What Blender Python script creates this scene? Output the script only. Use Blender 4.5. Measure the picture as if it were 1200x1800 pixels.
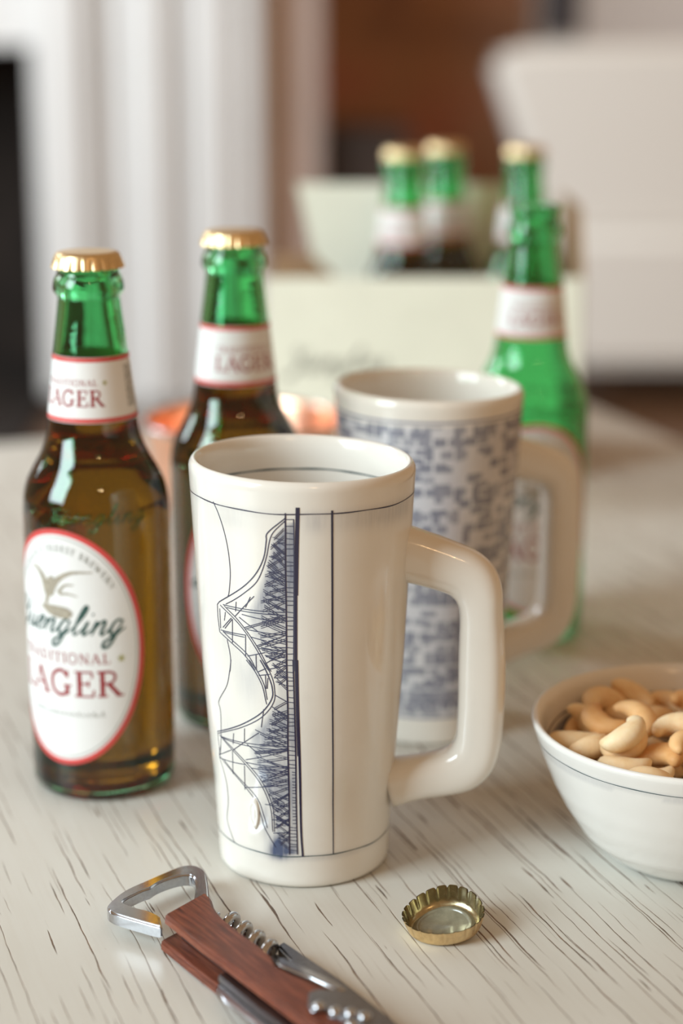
import bpy, bmesh, math, random
import numpy as np
from mathutils import Vector, Matrix

random.seed(7)
rng = np.random.default_rng(11)
for o in list(bpy.data.objects):
    bpy.data.objects.remove(o)
SC = bpy.context.scene
COL = SC.collection
R = math.radians
PI = math.pi

# ---------------------------------------------------------------- camera
# world: table top at z = 0, floor at z = -0.6, camera above the origin
cam = bpy.data.cameras.new('camera')
cam.sensor_fit = 'VERTICAL'
cam.sensor_height = 36.0
cam.sensor_width = 24.0
cam.lens = 66.0
cam.clip_start = 0.02
cam.dof.use_dof = True
cam.dof.focus_distance = 0.683
cam.dof.aperture_fstop = 3.8
cam.dof.aperture_blades = 0
camo = bpy.data.objects.new('camera', cam)
camo.location = (0, 0, 0.32)
camo.rotation_euler = (R(90 - 14.8), 0, 0)
COL.objects.link(camo)
SC.camera = camo

# ---------------------------------------------------------------- world, lights, exposure
world = bpy.data.worlds.new('room_light')
SC.world = world
world.use_nodes = True
bg = world.node_tree.nodes['Background']
bg.inputs['Color'].default_value = (1.0, 0.62, 0.34, 1)
bg.inputs['Strength'].default_value = 0.40

def area(name, loc, target, sx, sy, power, color):
    l = bpy.data.lights.new(name, 'AREA')
    l.shape = 'RECTANGLE'
    l.size, l.size_y, l.energy, l.color = sx, sy, power, color
    o = bpy.data.objects.new(name, l)
    o.location = loc
    o.rotation_euler = (Vector(target) - Vector(loc)).to_track_quat('-Z', 'Y').to_euler()
    COL.objects.link(o)
    return o

# daylight from the tall window on the left
area('window_light', (-1.92, -0.36, 1.04), (0.0, 0.72, 0.05), 1.05, 1.35, 77, (0.79, 0.94, 1.0))
# unseen fill light added down the room: it lights the fireplace and the armchair
area('far_fill_light', (-1.9, 2.2, 1.3), (0.3, 4.6, -0.1), 1.0, 1.4, 70, (0.86, 0.955, 1.0))
# warm bulbs of a ceiling lamp above and behind the camera
for i, (dx, dz) in enumerate([(-0.06, 0.0), (0.0, 0.03), (0.07, -0.01), (0.12, 0.02)]):
    l = bpy.data.lights.new('ceiling_bulb', 'POINT')
    l.energy, l.color, l.shadow_soft_size = 2.2, (1.0, 0.62, 0.32), 0.02
    o = bpy.data.objects.new('ceiling_bulb', l)
    o.location = (0.42 + dx, -1.0, 1.35 + dz)
    COL.objects.link(o)

SC.view_settings.view_transform = 'Standard'
SC.view_settings.look = 'None'
SC.view_settings.gamma = 1.0
SC.view_settings.use_curve_mapping = False
SC.view_settings.exposure = 0.0
SC.cycles.max_bounces = 16
SC.cycles.transmission_bounces = 14
SC.cycles.glossy_bounces = 6
SC.cycles.diffuse_bounces = 4
SC.cycles.blur_glossy = 0.5
SC.cycles.sample_clamp_indirect = 8.0

# ---------------------------------------------------------------- node / material helpers
class NT:
    def __init__(s, name):
        s.m = bpy.data.materials.new(name)
        s.m.use_nodes = True
        s.t = s.m.node_tree
        s.b = s.t.nodes['Principled BSDF']
        s.out = s.t.nodes['Material Output']
    def n(s, kind, **kw):
        x = s.t.nodes.new(kind)
        for k, v in kw.items():
            setattr(x, k, v)
        return x
    def put(s, sock, v):
        if hasattr(v, 'is_output') or isinstance(v, bpy.types.NodeSocket):
            s.t.links.new(v, sock)
        else:
            sock.default_value = v
    def math(s, op, a, b=None, c=None, clamp=False):
        x = s.n('ShaderNodeMath', operation=op, use_clamp=clamp)
        for i, v in enumerate((a, b, c)):
            if v is not None:
                s.put(x.inputs[i], v)
        return x.outputs[0]
    def smooth(s, v, lo, hi):
        x = s.n('ShaderNodeMapRange', interpolation_type='SMOOTHSTEP')
        s.put(x.inputs[0], v); s.put(x.inputs[1], lo); s.put(x.inputs[2], hi)
        return x.outputs[0]
    def mix(s, f, a, b, blend='MIX'):
        x = s.n('ShaderNodeMix', data_type='RGBA', blend_type=blend)
        s.put(x.inputs[0], f); s.put(x.inputs[6], a); s.put(x.inputs[7], b)
        return x.outputs[2]
    def noise(s, vec, scale, detail=3.0, rough=0.55, dim='3D', w=None):
        x = s.n('ShaderNodeTexNoise', noise_dimensions=dim)
        if vec is not None: s.put(x.inputs['Vector'], vec)
        if w is not None: s.put(x.inputs['W'], w)
        x.inputs['Scale'].default_value = scale
        x.inputs['Detail'].default_value = detail
        x.inputs['Roughness'].default_value = rough
        return x.outputs[0]
    def coords(s, which='Object'):
        return s.n('ShaderNodeTexCoord').outputs[which]
    def scaled(s, vec, sc):
        x = s.n('ShaderNodeMapping')
        s.put(x.inputs[0], vec)
        x.inputs['Scale'].default_value = sc
        return x.outputs[0]
    def ramp(s, f, stops):
        x = s.n('ShaderNodeValToRGB')
        e = x.color_ramp.elements
        while len(e) < len(stops): e.new(0.5)
        for el, (p, c) in zip(e, stops):
            el.position, el.color = p, (*c, 1)
        s.put(x.inputs[0], f)
        return x.outputs[0]
    def bump(s, h, strength, dist):
        x = s.n('ShaderNodeBump')
        x.inputs['Strength'].default_value = strength
        x.inputs['Distance'].default_value = dist
        s.put(x.inputs['Height'], h)
        s.t.links.new(x.outputs[0], s.b.inputs['Normal'])
    def set(s, **kw):
        for k, v in kw.items():
            k = k.replace('_', ' ')
            for inp in s.b.inputs:
                if inp.name.lower() == k.lower():
                    s.put(inp, (*v, 1) if isinstance(v, tuple) and len(v) == 3 and inp.type == 'RGBA' else v)
                    break
        return s

def plain(name, col, rough=0.5, metal=0.0, spec=0.5, var=0.06, vscale=40.0, coat=0.0):
    """one colour with a faint noise variation"""
    t = NT(name)
    n = t.noise(t.coords(), vscale, 3)
    dark = tuple(c * (1 - var) for c in col)
    lite = tuple(min(1, c * (1 + var)) for c in col)
    t.set(Base_Color=t.ramp(n, [(0.3, dark), (0.7, lite)]), Roughness=rough, Metallic=metal,
          Specular_IOR_Level=spec, Coat_Weight=coat)
    return t.m

# ---------------------------------------------------------------- mesh helpers
def link(name, me, mat=None, parent=None, smooth=True, kind=None):
    o = bpy.data.objects.new(name, me)
    COL.objects.link(o)
    if mat is not None:
        me.materials.append(mat)
    if smooth:
        me.shade_smooth()
    if parent is not None:
        o.parent = parent
    if kind:
        o['kind'] = kind
    return o

def mesh(name, V, F, mat=None, parent=None, smooth=True, kind=None):
    me = bpy.data.meshes.new(name)
    me.from_pydata([tuple(v) for v in V], [], F)
    me.validate(clean_customdata=False)
    me.update()
    return link(name, me, mat, parent, smooth, kind)

def empty(name, loc=(0, 0, 0), rz=0.0):
    o = bpy.data.objects.new(name, None)
    o.empty_display_size = 0.02
    o.location = loc
    o.rotation_euler = (0, 0, rz)
    COL.objects.link(o)
    return o

def tag(o, label, cat, group=None):
    o['label'] = label
    o['category'] = cat
    if group: o['group'] = group
    return o

def lathe(prof, seg=96, close=False, rmod=None):
    """prof: list of (r, z); r == 0 makes a pole. close joins last ring to first"""
    V, F, rings = [], [], []
    for r, z in prof:
        if r <= 1e-7:
            rings.append([len(V)]); V.append((0, 0, z))
        else:
            base = len(V)
            for i in range(seg):
                a = 2 * PI * i / seg
                V.append((r * math.cos(a), r * math.sin(a), z))
            rings.append(list(range(base, base + seg)))
    pairs = list(zip(rings[:-1], rings[1:]))
    if close: pairs.append((rings[-1], rings[0]))
    for A, B in pairs:
        if len(A) == 1 and len(B) == 1: continue
        for i in range(seg):
            j = (i + 1) % seg
            if len(A) == 1: F.append((A[0], B[j], B[i]))
            elif len(B) == 1: F.append((A[i], A[j], B[0]))
            else: F.append((A[i], A[j], B[j], B[i]))
    return V, F

def catmull(pts, n=8):
    """smooth polyline through points of any dimension"""
    P = [np.array(p, float) for p in pts]
    if len(P) < 3: return P
    out = []
    for i in range(len(P) - 1):
        p0 = P[i - 1] if i > 0 else 2 * P[0] - P[1]
        p1, p2 = P[i], P[i + 1]
        p3 = P[i + 2] if i + 2 < len(P) else 2 * P[-1] - P[-2]
        for k in range(n):
            t = k / n
            out.append(0.5 * ((2 * p1) + (-p0 + p2) * t + (2 * p0 - 5 * p1 + 4 * p2 - p3) * t * t
                              + (-p0 + 3 * p1 - 3 * p2 + p3) * t ** 3))
    out.append(P[-1])
    return out

def tube(path, rad, seg=12, sect=None, up=(0, 0, 1)):
    """skin a path; rad is a number, a list, or a list of (a, b) half-axes"""
    P = [Vector(p) for p in path]
    n = len(P)
    V, F = [], []
    upv = Vector(up)
    for i, p in enumerate(P):
        d = (P[min(i + 1, n - 1)] - P[max(i - 1, 0)]).normalized()
        x = upv.cross(d)
        if x.length < 1e-5: x = Vector((1, 0, 0)).cross(d)
        x.normalize(); y = d.cross(x)
        r = rad[i] if isinstance(rad, (list, tuple)) else rad
        ra, rb = r if isinstance(r, (tuple, list)) else (r, r)
        for k in range(seg):
            a = 2 * PI * k / seg
            c, s_ = math.cos(a), math.sin(a)
            if sect:                                        # superellipse section
                c = math.copysign(abs(c) ** sect, c); s_ = math.copysign(abs(s_) ** sect, s_)
            V.append(p + x * (ra * c) + y * (rb * s_))
    for i in range(n - 1):
        for k in range(seg):
            j = (k + 1) % seg
            F.append((i * seg + k, i * seg + j, (i + 1) * seg + j, (i + 1) * seg + k))
    F.append(tuple(reversed(range(seg))))
    F.append(tuple((n - 1) * seg + k for k in range(seg)))
    return V, F

def bevel_mesh(name, V, F, bev=0.0, segs=2, mat=None, parent=None, kind=None):
    bm = bmesh.new()
    vs = [bm.verts.new(v) for v in V]
    for f in F:
        try: bm.faces.new([vs[i] for i in f])
        except ValueError: pass
    bmesh.ops.recalc_face_normals(bm, faces=bm.faces)
    if bev > 0:
        es = [e for e in bm.edges if len(e.link_faces) == 2 and e.calc_face_angle(0) > R(25)]
        bmesh.ops.bevel(bm, geom=es, offset=bev, segments=segs, affect='EDGES', clamp_overlap=True)
    me = bpy.data.meshes.new(name)
    bm.to_mesh(me); bm.free()
    o = link(name, me, mat, parent, False, kind)
    for p in me.polygons: p.use_smooth = False
    if bev > 0:
        me.shade_smooth()
        try: me.set_sharp_from_angle(angle=R(50))
        except Exception: pass
    return o

def box(name, x0, x1, y0, y1, z0, z1, mat, parent=None, bev=0.0, segs=2, kind=None):
    V = [(x0, y0, z0), (x1, y0, z0), (x1, y1, z0), (x0, y1, z0), (x0, y0, z1), (x1, y0, z1), (x1, y1, z1), (x0, y1, z1)]
    F = [(0, 3, 2, 1), (4, 5, 6, 7), (0, 1, 5, 4), (1, 2, 6, 5), (2, 3, 7, 6), (3, 0, 4, 7)]
    return bevel_mesh(name, V, F, bev, segs, mat, parent, kind)

def prism(name, poly, z0, z1, mat, parent=None, bev=0.0, segs=2, plane='xy', kind=None):
    n = len(poly)
    def at(p, z):
        return (p[0], p[1], z) if plane == 'xy' else (p[0], z, p[1])
    V = [at(p, z0) for p in poly] + [at(p, z1) for p in poly]
    F = [tuple(reversed(range(n))), tuple(range(n, 2 * n))]
    F += [(i, (i + 1) % n, n + (i + 1) % n, n + i) for i in range(n)]
    return bevel_mesh(name, V, F, bev, segs, mat, parent, kind)

class Pen:
    """ribbons drawn in flat millimetre coordinates and laid onto a surface by fn(u, v) -> point"""
    def __init__(s): s.V, s.F = [], []
    def line(s, pts, w, fn, smooth=0, step=1.0):
        P = catmull(pts, smooth) if smooth and len(pts) > 2 else [np.array(p, float) for p in pts]
        Q = [P[0]]
        for a, b in zip(P[:-1], P[1:]):
            k = max(1, int(np.hypot(*(b - a)) / step))
            for i in range(1, k + 1): Q.append(a + (b - a) * i / k)
        n = len(Q)
        if n < 2: return
        base = len(s.V)
        for i, q in enumerate(Q):
            d = Q[min(i + 1, n - 1)] - Q[max(i - 1, 0)]
            L = np.hypot(*d) or 1.0
            nrm = np.array([-d[1], d[0]]) / L
            t = i / (n - 1)
            ww = w(t) if callable(w) else w
            s.V.append(fn(*(q + nrm * ww / 2))); s.V.append(fn(*(q - nrm * ww / 2)))
        for i in range(n - 1):
            a = base + 2 * i
            s.F.append((a, a + 1, a + 3, a + 2))
    def build(s, name, mat, parent, kind=None):
        return mesh(name, s.V, s.F, mat, parent, False, kind)

# stroke alphabets -----------------------------------------------------------
K, T_ = 0.17, 0.075                       # thick and thin pen
SERIF = {
 'A': (0.92, [([(.06, 0), (.42, 1)], T_), ([(.42, 1), (.80, 0)], K), ([(.18, .34), (.64, .34)], T_), ([(-.06, .02), (.2, .02)], T_), ([(.62, .02), (.94, .02)], T_)]),
 'L': (0.74, [([(.2, 0), (.2, 1)], K), ([(.02, .97), (.38, .97)], T_), ([(.02, .03), (.64, .03)], T_), ([(.64, 0), (.68, .28)], T_)]),
 'G': (0.98, [([(.74, .78), (.62, .94), (.42, .98), (.16, .80), (.09, .5), (.16, .2), (.42, .02), (.70, .1)], .14), ([(.74, .05), (.74, .42)], K), ([(.58, .42), (.92, .42)], T_), ([(.78, 1), (.76, .70)], T_)]),
 'E': (0.80, [([(.2, 0), (.2, 1)], K), ([(.02, .97), (.66, .97)], T_), ([(.02, .03), (.70, .03)], T_), ([(.2, .52), (.54, .52)], T_), ([(.66, 1), (.68, .74)], T_), ([(.70, 0), (.74, .28)], T_), ([(.54, .40), (.54, .64)], T_)]),
 'R': (0.92, [([(.2, 0), (.2, 1)], K), ([(.02, .97), (.45, .97), (.64, .88), (.66, .7), (.52, .54), (.2, .5)], .10), ([(.44, .5), (.82, .02)], K), ([(.02, .03), (.38, .03)], T_), ([(.70, .03), (.98, .03)], T_)]),
 'T': (0.80, [([(.4, 0), (.4, 1)], K), ([(.04, .97), (.76, .97)], T_), ([(.04, 1), (.02, .72)], T_), ([(.76, 1), (.78, .72)], T_), ([(.22, .03), (.58, .03)], T_)]),
 'D': (0.96, [([(.2, 0), (.2, 1)], K), ([(.02, .97), (.5, .96), (.8, .72), (.84, .5), (.8, .26), (.5, .04), (.02, .03)], .10)]),
 'I': (0.42, [([(.2, 0), (.2, 1)], K), ([(.02, .97), (.38, .97)], T_), ([(.02, .03), (.38, .03)], T_)]),
 'O': (0.98, [([(.47, 1), (.16, .84), (.07, .5), (.16, .16), (.47, 0), (.78, .16), (.87, .5), (.78, .84), (.47, 1)], .13)]),
 'N': (0.98, [([(.16, 0), (.16, 1)], T_), ([(.14, 1), (.80, .02)], K), ([(.80, 0), (.80, 1)], T_), ([(0, .97), (.2, .97)], T_), ([(.66, .97), (.94, .97)], T_), ([(.02, .03), (.32, .03)], T_)]),
 'M': (1.1, [([(.12, 0), (.14, 1)], T_), ([(.14, 1), (.52, .05)], K), ([(.52, .05), (.9, 1)], T_), ([(.92, 1), (.94, 0)], K)]),
 'C': (0.9, [([(.78, .78), (.62, .95), (.42, .98), (.14, .78), (.08, .5), (.14, .22), (.42, .02), (.78, .18)], .13)]),
 'S': (0.75, [([(.62, .8), (.4, .98), (.14, .8), (.3, .56), (.56, .4), (.6, .18), (.36, .02), (.08, .2)], .13)]),
 'B': (0.86, [([(.2, 0), (.2, 1)], K), ([(.05, .97), (.5, .95), (.6, .76), (.45, .54), (.2, .52)], .1), ([(.45, .53), (.68, .4), (.68, .14), (.45, .03), (.05, .03)], .1)]),
 'W': (1.2, [([(.05, 1), (.32, 0)], K), ([(.32, 0), (.58, .9)], T_), ([(.58, .9), (.82, 0)], K), ([(.82, 0), (1.1, 1)], T_)]),
 'Y': (0.85, [([(.05, 1), (.4, .48)], K), ([(.4, .48), (.76, 1)], T_), ([(.4, .5), (.4, 0)], K)]),
 "'": (0.3, [([(.12, 1), (.1, .72)], T_)]), ' ': (0.5, []),
}
SCRIPT = {
 'Y': (1.25, [[(-.1, 1.55), (.05, 1.9), (.28, 1.7), (.3, 1.1), (.55, .95), (.85, 1.3), (1.0, 1.9)], [(1.0, 1.9), (.85, 1.0), (.6, -.1), (.25, -.7), (-.1, -.55), (.2, -.15), (.7, .1), (1.2, .4)]]),
 'u': (0.95, [[(.0, .5), (.12, .95), (.06, .3), (.2, .02), (.48, .2), (.66, .95)], [(.66, .95), (.6, .25), (.72, .02), (.98, .4)]]),
 'e': (0.66, [[(.0, .38), (.3, .5), (.46, .82), (.3, 1.0), (.1, .7), (.08, .22), (.28, .0), (.66, .42)]]),
 'n': (0.98, [[(.0, .5), (.12, .95), (.1, .0)], [(.1, .35), (.34, .86), (.54, .95), (.6, .7), (.56, .2), (.7, .02), (.98, .4)]]),
 'g': (0.90, [[(.58, .82), (.36, 1.0), (.12, .72), (.1, .22), (.28, .02), (.5, .26), (.62, .95)], [(.62, .95), (.52, .0), (.36, -.72), (.08, -.84), (.0, -.5), (.4, -.1), (.92, .42)]]),
 'l': (0.62, [[(.0, .35), (.3, 1.1), (.42, 1.75), (.3, 1.95), (.18, 1.5), (.14, .4), (.28, .0), (.62, .42)]]),
 'i': (0.55, [[(.0, .4), (.14, .95), (.1, .25), (.22, .02), (.55, .42)], [(.24, 1.34), (.27, 1.48)]]),
 'a': (0.9, [[(.58, .82), (.36, 1.0), (.12, .72), (.1, .22), (.28, .02), (.5, .26), (.62, .95)], [(.62, .95), (.58, .25), (.7, .02), (.92, .42)]]),
 'r': (0.7, [[(.0, .4), (.2, 1.05), (.3, .85), (.5, .9)], [(.5, .9), (.44, .25), (.55, .02), (.75, .4)]]),
 'm': (1.3, [[(.0, .5), (.12, .95), (.1, .0)], [(.1, .4), (.32, .92), (.46, .85), (.44, .0)], [(.44, .4), (.68, .92), (.82, .85), (.82, .2), (.95, .02), (1.3, .4)]]),
 'L': (1.1, [[(.6, 1.7), (.4, 1.9), (.25, 1.5), (.3, .5), (.1, .05), (.4, .1), (1.1, .3)]]),
 'A': (1.3, [[(-.1, .1), (.2, .3), (.8, 1.9)], [(.8, 1.9), (.85, .3), (1.0, .02), (1.3, .4)], [(.3, .8), (.95, .8)]]),
 'B': (1.2, [[(.2, .0), (.4, 1.8)], [(.1, 1.5), (.6, 1.9), (.9, 1.5), (.4, 1.0), (.9, .7), (.7, .1), (.1, .1)]]),
 ' ': (0.6, []),
}
def width_of(txt, font, gap): return sum(font[c][0] + gap for c in txt) - gap

def write(pen, txt, font, cu, v0, size, fn, gap=0.06, bold=1.0, slant=0.0, script=False, path=None, pw=0.13, sx=1.0):
    """centre a line of lettering on (cu, v0); path(u) bends it on a curve"""
    u = -width_of(txt, font, gap) / 2
    for ch in txt:
        adv, strokes = font[ch]
        for st in strokes:
            pts, w = (st, pw) if script else st
            q = []
            for x, y in pts:
                lx, ly = (u + x + slant * y) * size * sx, y * size
                q.append((cu + lx, v0 + ly) if path is None else path(lx, ly))
            cur = 4 if (script or len(pts) > 3) else 0
            if script:
                ww = lambda t, w=w: w * size * bold * (0.65 + 0.6 * math.sin(PI * t) ** 1.5)
            else:
                ww = w * size * bold
            pen.line(q, ww, fn, smooth=cur, step=0.7)
        u += adv + gap
# ================================================================ MATERIALS
# --- old white paint over wood, crackled along the grain (local y runs along the grain)
def table_paint():
    t = NT('cracked_white_paint')
    co = t.coords()
    sep = t.n('ShaderNodeSeparateXYZ'); t.put(sep.inputs[0], co)
    x, y = sep.outputs[0], sep.outputs[1]
    wob = t.noise(t.scaled(co, (30, 14, 1)), 1.0, 3)
    fine = t.noise(t.scaled(co, (240, 90, 1)), 1.0, 2)
    xw = t.math('ADD', x, t.math('ADD', t.math('MULTIPLY', wob, 0.0042), t.math('MULTIPLY', fine, 0.0007)))
    right = t.smooth(x, 0.12, 0.48)                       # the paint is worn most towards the right-hand edge
    crack = None; glow = None
    for w, hw, thr, fq, seed in ((0.0053, 0.00012, 0.50, 9, 1), (0.0087, 0.00020, 0.50, 7, 2), (0.0151, 0.00030, 0.53, 8, 3), (0.0137, 0.00052, 0.62, 22, 4)):
        lane_f = t.math('DIVIDE', t.math('ADD', xw, seed * 0.37), w)
        lane = t.math('FLOOR', lane_f)
        f = t.math('FRACT', lane_f)
        wn = t.n('ShaderNodeTexWhiteNoise', noise_dimensions='1D')
        t.put(wn.inputs['W'], t.math('ADD', lane, seed * 17.3))
        rnd = wn.outputs[0]
        cen = t.math('MULTIPLY_ADD', rnd, 0.5, 0.25)
        d = t.math('MULTIPLY', t.math('ABSOLUTE', t.math('SUBTRACT', f, cen)), w)
        m = t.noise(None, 1.0, 2, dim='1D', w=t.math('ADD', t.math('MULTIPLY', y, fq), t.math('MULTIPLY', rnd, 311.0)))
        th = t.math('SUBTRACT', thr, t.math('MULTIPLY', right, 0.10))
        mask = t.smooth(m, th, t.math('ADD', th, 0.14))
        rag = t.noise(t.scaled(co, (300, 95, 1)), 1.0, 4)
        half = t.math('MULTIPLY', t.math('MULTIPLY', mask, hw), t.math('MULTIPLY_ADD', rag, 2.6, -0.25))
        c = t.math('SUBTRACT', 1.0, t.smooth(d, t.math('MULTIPLY', half, 0.55), t.math('ADD', t.math('MULTIPLY', half, 1.25), 0.00003)))
        c = t.math('MULTIPLY', c, t.smooth(mask, 0.02, 0.25))
        g = t.math('MULTIPLY', t.math('SUBTRACT', 1.0, t.smooth(d, 0.0, 0.0007)), mask)
        crack = c if crack is None else t.math('MAXIMUM', crack, c)
        glow = g if glow is None else t.math('MAXIMUM', glow, g)
    # chips where the paint has flaked to bare wood
    chipn = t.noise(t.scaled(co, (190, 120, 1)), 1.0, 4, 0.6)
    chip = t.math('MULTIPLY', t.smooth(chipn, 0.735, 0.765), t.math('MULTIPLY_ADD', right, 0.8, 0.2))
    blot = t.noise(t.scaled(co, (9, 5, 1)), 1.0, 4)
    grain = t.noise(t.scaled(co, (420, 14, 1)), 1.0, 4)
    base = t.ramp(blot, [(0.25, (0.565, 0.548, 0.492)), (0.55, (0.630, 0.617, 0.566)), (0.8, (0.668, 0.657, 0.610))])
    base = t.mix(t.math('MULTIPLY', t.smooth(grain, 0.40, 0.75), 0.12), base, (0.50, 0.44, 0.36, 1))
    base = t.mix(t.math('MULTIPLY', glow, 0.16), base, (0.47, 0.39, 0.30, 1))
    wood = t.ramp(fine, [(0.3, (0.055, 0.034, 0.022)), (0.7, (0.19, 0.10, 0.055))])
    col = t.mix(t.math('MULTIPLY', crack, 0.92), base, wood)
    col = t.mix(chip, col, (0.26, 0.13, 0.06, 1))
    rough = t.math('MULTIPLY_ADD', crack, 0.4, 0.40)
    t.set(Base_Color=col, Roughness=rough, Specular_IOR_Level=0.45)
    h = t.math('SUBTRACT', t.math('MULTIPLY', grain, 0.10), t.math('ADD', t.math('MULTIPLY', glow, 0.12), t.math('MULTIPLY', crack, 0.9)))
    t.bump(h, 0.45, 0.0006)
    return t.m

def porcelain(name, attr=True, col=(0.80, 0.775, 0.715)):
    """glazed clay; the mesh attribute 'wash' carries the cobalt brushed into it"""
    t = NT(name)
    n = t.noise(t.coords(), 45, 4)
    base = t.ramp(n, [(0.3, tuple(c * 0.96 for c in col)), (0.7, col)])
    if attr:
        a = t.n('ShaderNodeAttribute', attribute_name='wash')
        streak = t.noise(t.scaled(t.coords(), (900, 900, 60)), 1.0, 3)
        f = t.math('MULTIPLY', a.outputs['Fac'], t.math('MULTIPLY_ADD', streak, 0.9, 0.55), clamp=True)
        base = t.mix(f, base, (0.080, 0.105, 0.185, 1))
    t.set(Base_Color=base, Roughness=0.14, Specular_IOR_Level=0.5, Coat_Weight=0.35, Coat_Roughness=0.04)
    t.bump(t.noise(t.coords(), 120, 3), 0.10, 0.0006)
    return t.m

def window_pattern_glaze():
    """second mug: rows of small cobalt blocks like the windows of tall houses"""
    t = NT('cobalt_block_pattern_glaze')
    uv = t.coords('UV')
    sep = t.n('ShaderNodeSeparateXYZ'); t.put(sep.inputs[0], uv)
    u, v = sep.outputs[0], sep.outputs[1]                  # u: millimetres round, v: millimetres up
    n = t.noise(t.coords(), 45, 4)
    base = t.ramp(n, [(0.3, (0.76, 0.72, 0.65)), (0.7, (0.80, 0.765, 0.69))])
    tot = None
    for cw, ch, thr, sd in ((6.4, 5.6, 0.42, 1.0), (4.2, 9.5, 0.55, 5.0), (9.0, 3.9, 0.70, 9.0)):
        a = t.math('DIVIDE', v, ch); row = t.math('FLOOR', a); fv = t.math('FRACT', a)
        wn = t.n('ShaderNodeTexWhiteNoise', noise_dimensions='1D'); t.put(wn.inputs['W'], t.math('ADD', row, sd))
        b = t.math('ADD', t.math('DIVIDE', u, cw), t.math('MULTIPLY', wn.outputs[0], 7.0)); colm = t.math('FLOOR', b); fu = t.math('FRACT', b)
        w2 = t.n('ShaderNodeTexWhiteNoise', noise_dimensions='2D')
        cx = t.n('ShaderNodeCombineXYZ'); t.put(cx.inputs[0], t.math('ADD', colm, sd * 3)); t.put(cx.inputs[1], row)
        t.put(w2.inputs['Vector'], cx.outputs[0])
        on = t.math('GREATER_THAN', w2.outputs[0], thr)
        inu = t.math('SUBTRACT', 0.40, t.math('ABSOLUTE', t.math('SUBTRACT', fu, 0.5)))
        inv = t.math('SUBTRACT', 0.34, t.math('ABSOLUTE', t.math('SUBTRACT', fv, 0.5)))
        k = t.math('MULTIPLY', t.math('MULTIPLY', t.math('GREATER_THAN', inu, 0), t.math('GREATER_THAN', inv, 0)), on)
        k = t.math('MULTIPLY', k, t.math('MULTIPLY_ADD', w2.outputs[0], 0.6, 0.25))
        tot = k if tot is None else t.math('MAXIMUM', tot, k)
    band = t.math('MULTIPLY', t.smooth(v, 13.0, 17.0), t.math('SUBTRACT', 1.0, t.smooth(v, 149.0, 150.5)))
    washn = t.noise(t.scaled(t.coords(), (40, 40, 14)), 1.0, 3)
    col = t.mix(t.math('MULTIPLY', band, t.math('MULTIPLY_ADD', washn, 0.55, 0.10)), base, (0.30, 0.36, 0.55, 1))
    col = t.mix(t.math('MULTIPLY', t.math('MULTIPLY', tot, band), 0.85), col, (0.070, 0.085, 0.15, 1))
    for z in (151.5, 14.0):
        ln = t.math('LESS_THAN', t.math('ABSOLUTE', t.math('SUBTRACT', v, z)), 0.6)
        col = t.mix(t.math('MULTIPLY', ln, 0.75), col, (0.10, 0.13, 0.25, 1))
    t.set(Base_Color=col, Roughness=0.16, Coat_Weight=0.35, Coat_Roughness=0.05)
    return t.m

def tinted(name, col, ior, bump=0.0):
    t = NT(name)
    n = t.noise(t.coords(), 60, 2)
    t.set(Base_Color=t.ramp(n, [(0.3, tuple(c * .96 for c in col)), (0.7, col)]), Roughness=0.0, IOR=ior, Transmission_Weight=1.0)
    if bump: t.bump(t.noise(t.coords(), 90, 2), bump, 0.0008)
    return t.m

def gold(name, col=(0.72, 0.50, 0.22), rough=0.30):
    t = NT(name)
    n = t.noise(t.coords(), 700, 3)
    t.set(Base_Color=t.ramp(n, [(0.3, tuple(c * .85 for c in col)), (0.7, col)]), Metallic=1.0,
          Roughness=t.math('MULTIPLY_ADD', n, 0.15, rough - 0.07))
    return t.m

def rosewood():
    t = NT('red_brown_hardwood')
    co = t.coords()
    g = t.noise(t.scaled(co, (70, 900, 300)), 1.0, 5, 0.6)
    b = t.noise(t.scaled(co, (45, 130, 60)), 1.0, 3)
    col = t.ramp(g, [(0.28, (0.040, 0.010, 0.007)), (0.5, (0.145, 0.036, 0.020)), (0.75, (0.30, 0.092, 0.048))])
    col = t.mix(t.math('MULTIPLY', t.smooth(b, 0.35, 0.7), 0.40), col, (0.20, 0.062, 0.032, 1))
    t.set(Base_Color=col, Roughness=0.42, Specular_IOR_Level=0.4)
    t.bump(g, 0.25, 0.0004)
    return t.m

def cashew_mat():
    t = NT('roasted_cashew')
    oi = t.n('ShaderNodeObjectInfo')
    co = t.coords()
    n = t.noise(co, 160, 4)
    col = t.ramp(n, [(0.25, (0.76, 0.52, 0.28)), (0.5, (0.86, 0.68, 0.44)), (0.8, (0.90, 0.78, 0.58))])
    dark = t.ramp(oi.outputs['Random'], [(0.0, (1.0, 0.98, 0.93)), (0.6, (1.0, 0.92, 0.82)), (0.85, (0.93, 0.72, 0.50)), (1.0, (0.80, 0.56, 0.34))])
    col = t.mix(1.0, col, dark, 'MULTIPLY')
    t.set(Base_Color=col, Roughness=0.55, Specular_IOR_Level=0.35, Subsurface_Weight=0.12, Subsurface_Radius=(0.004, 0.002, 0.001))
    t.b.inputs['Subsurface Scale'].default_value = 0.5
    t.bump(t.noise(co, 420, 3), 0.18, 0.0005)
    return t.m

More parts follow.
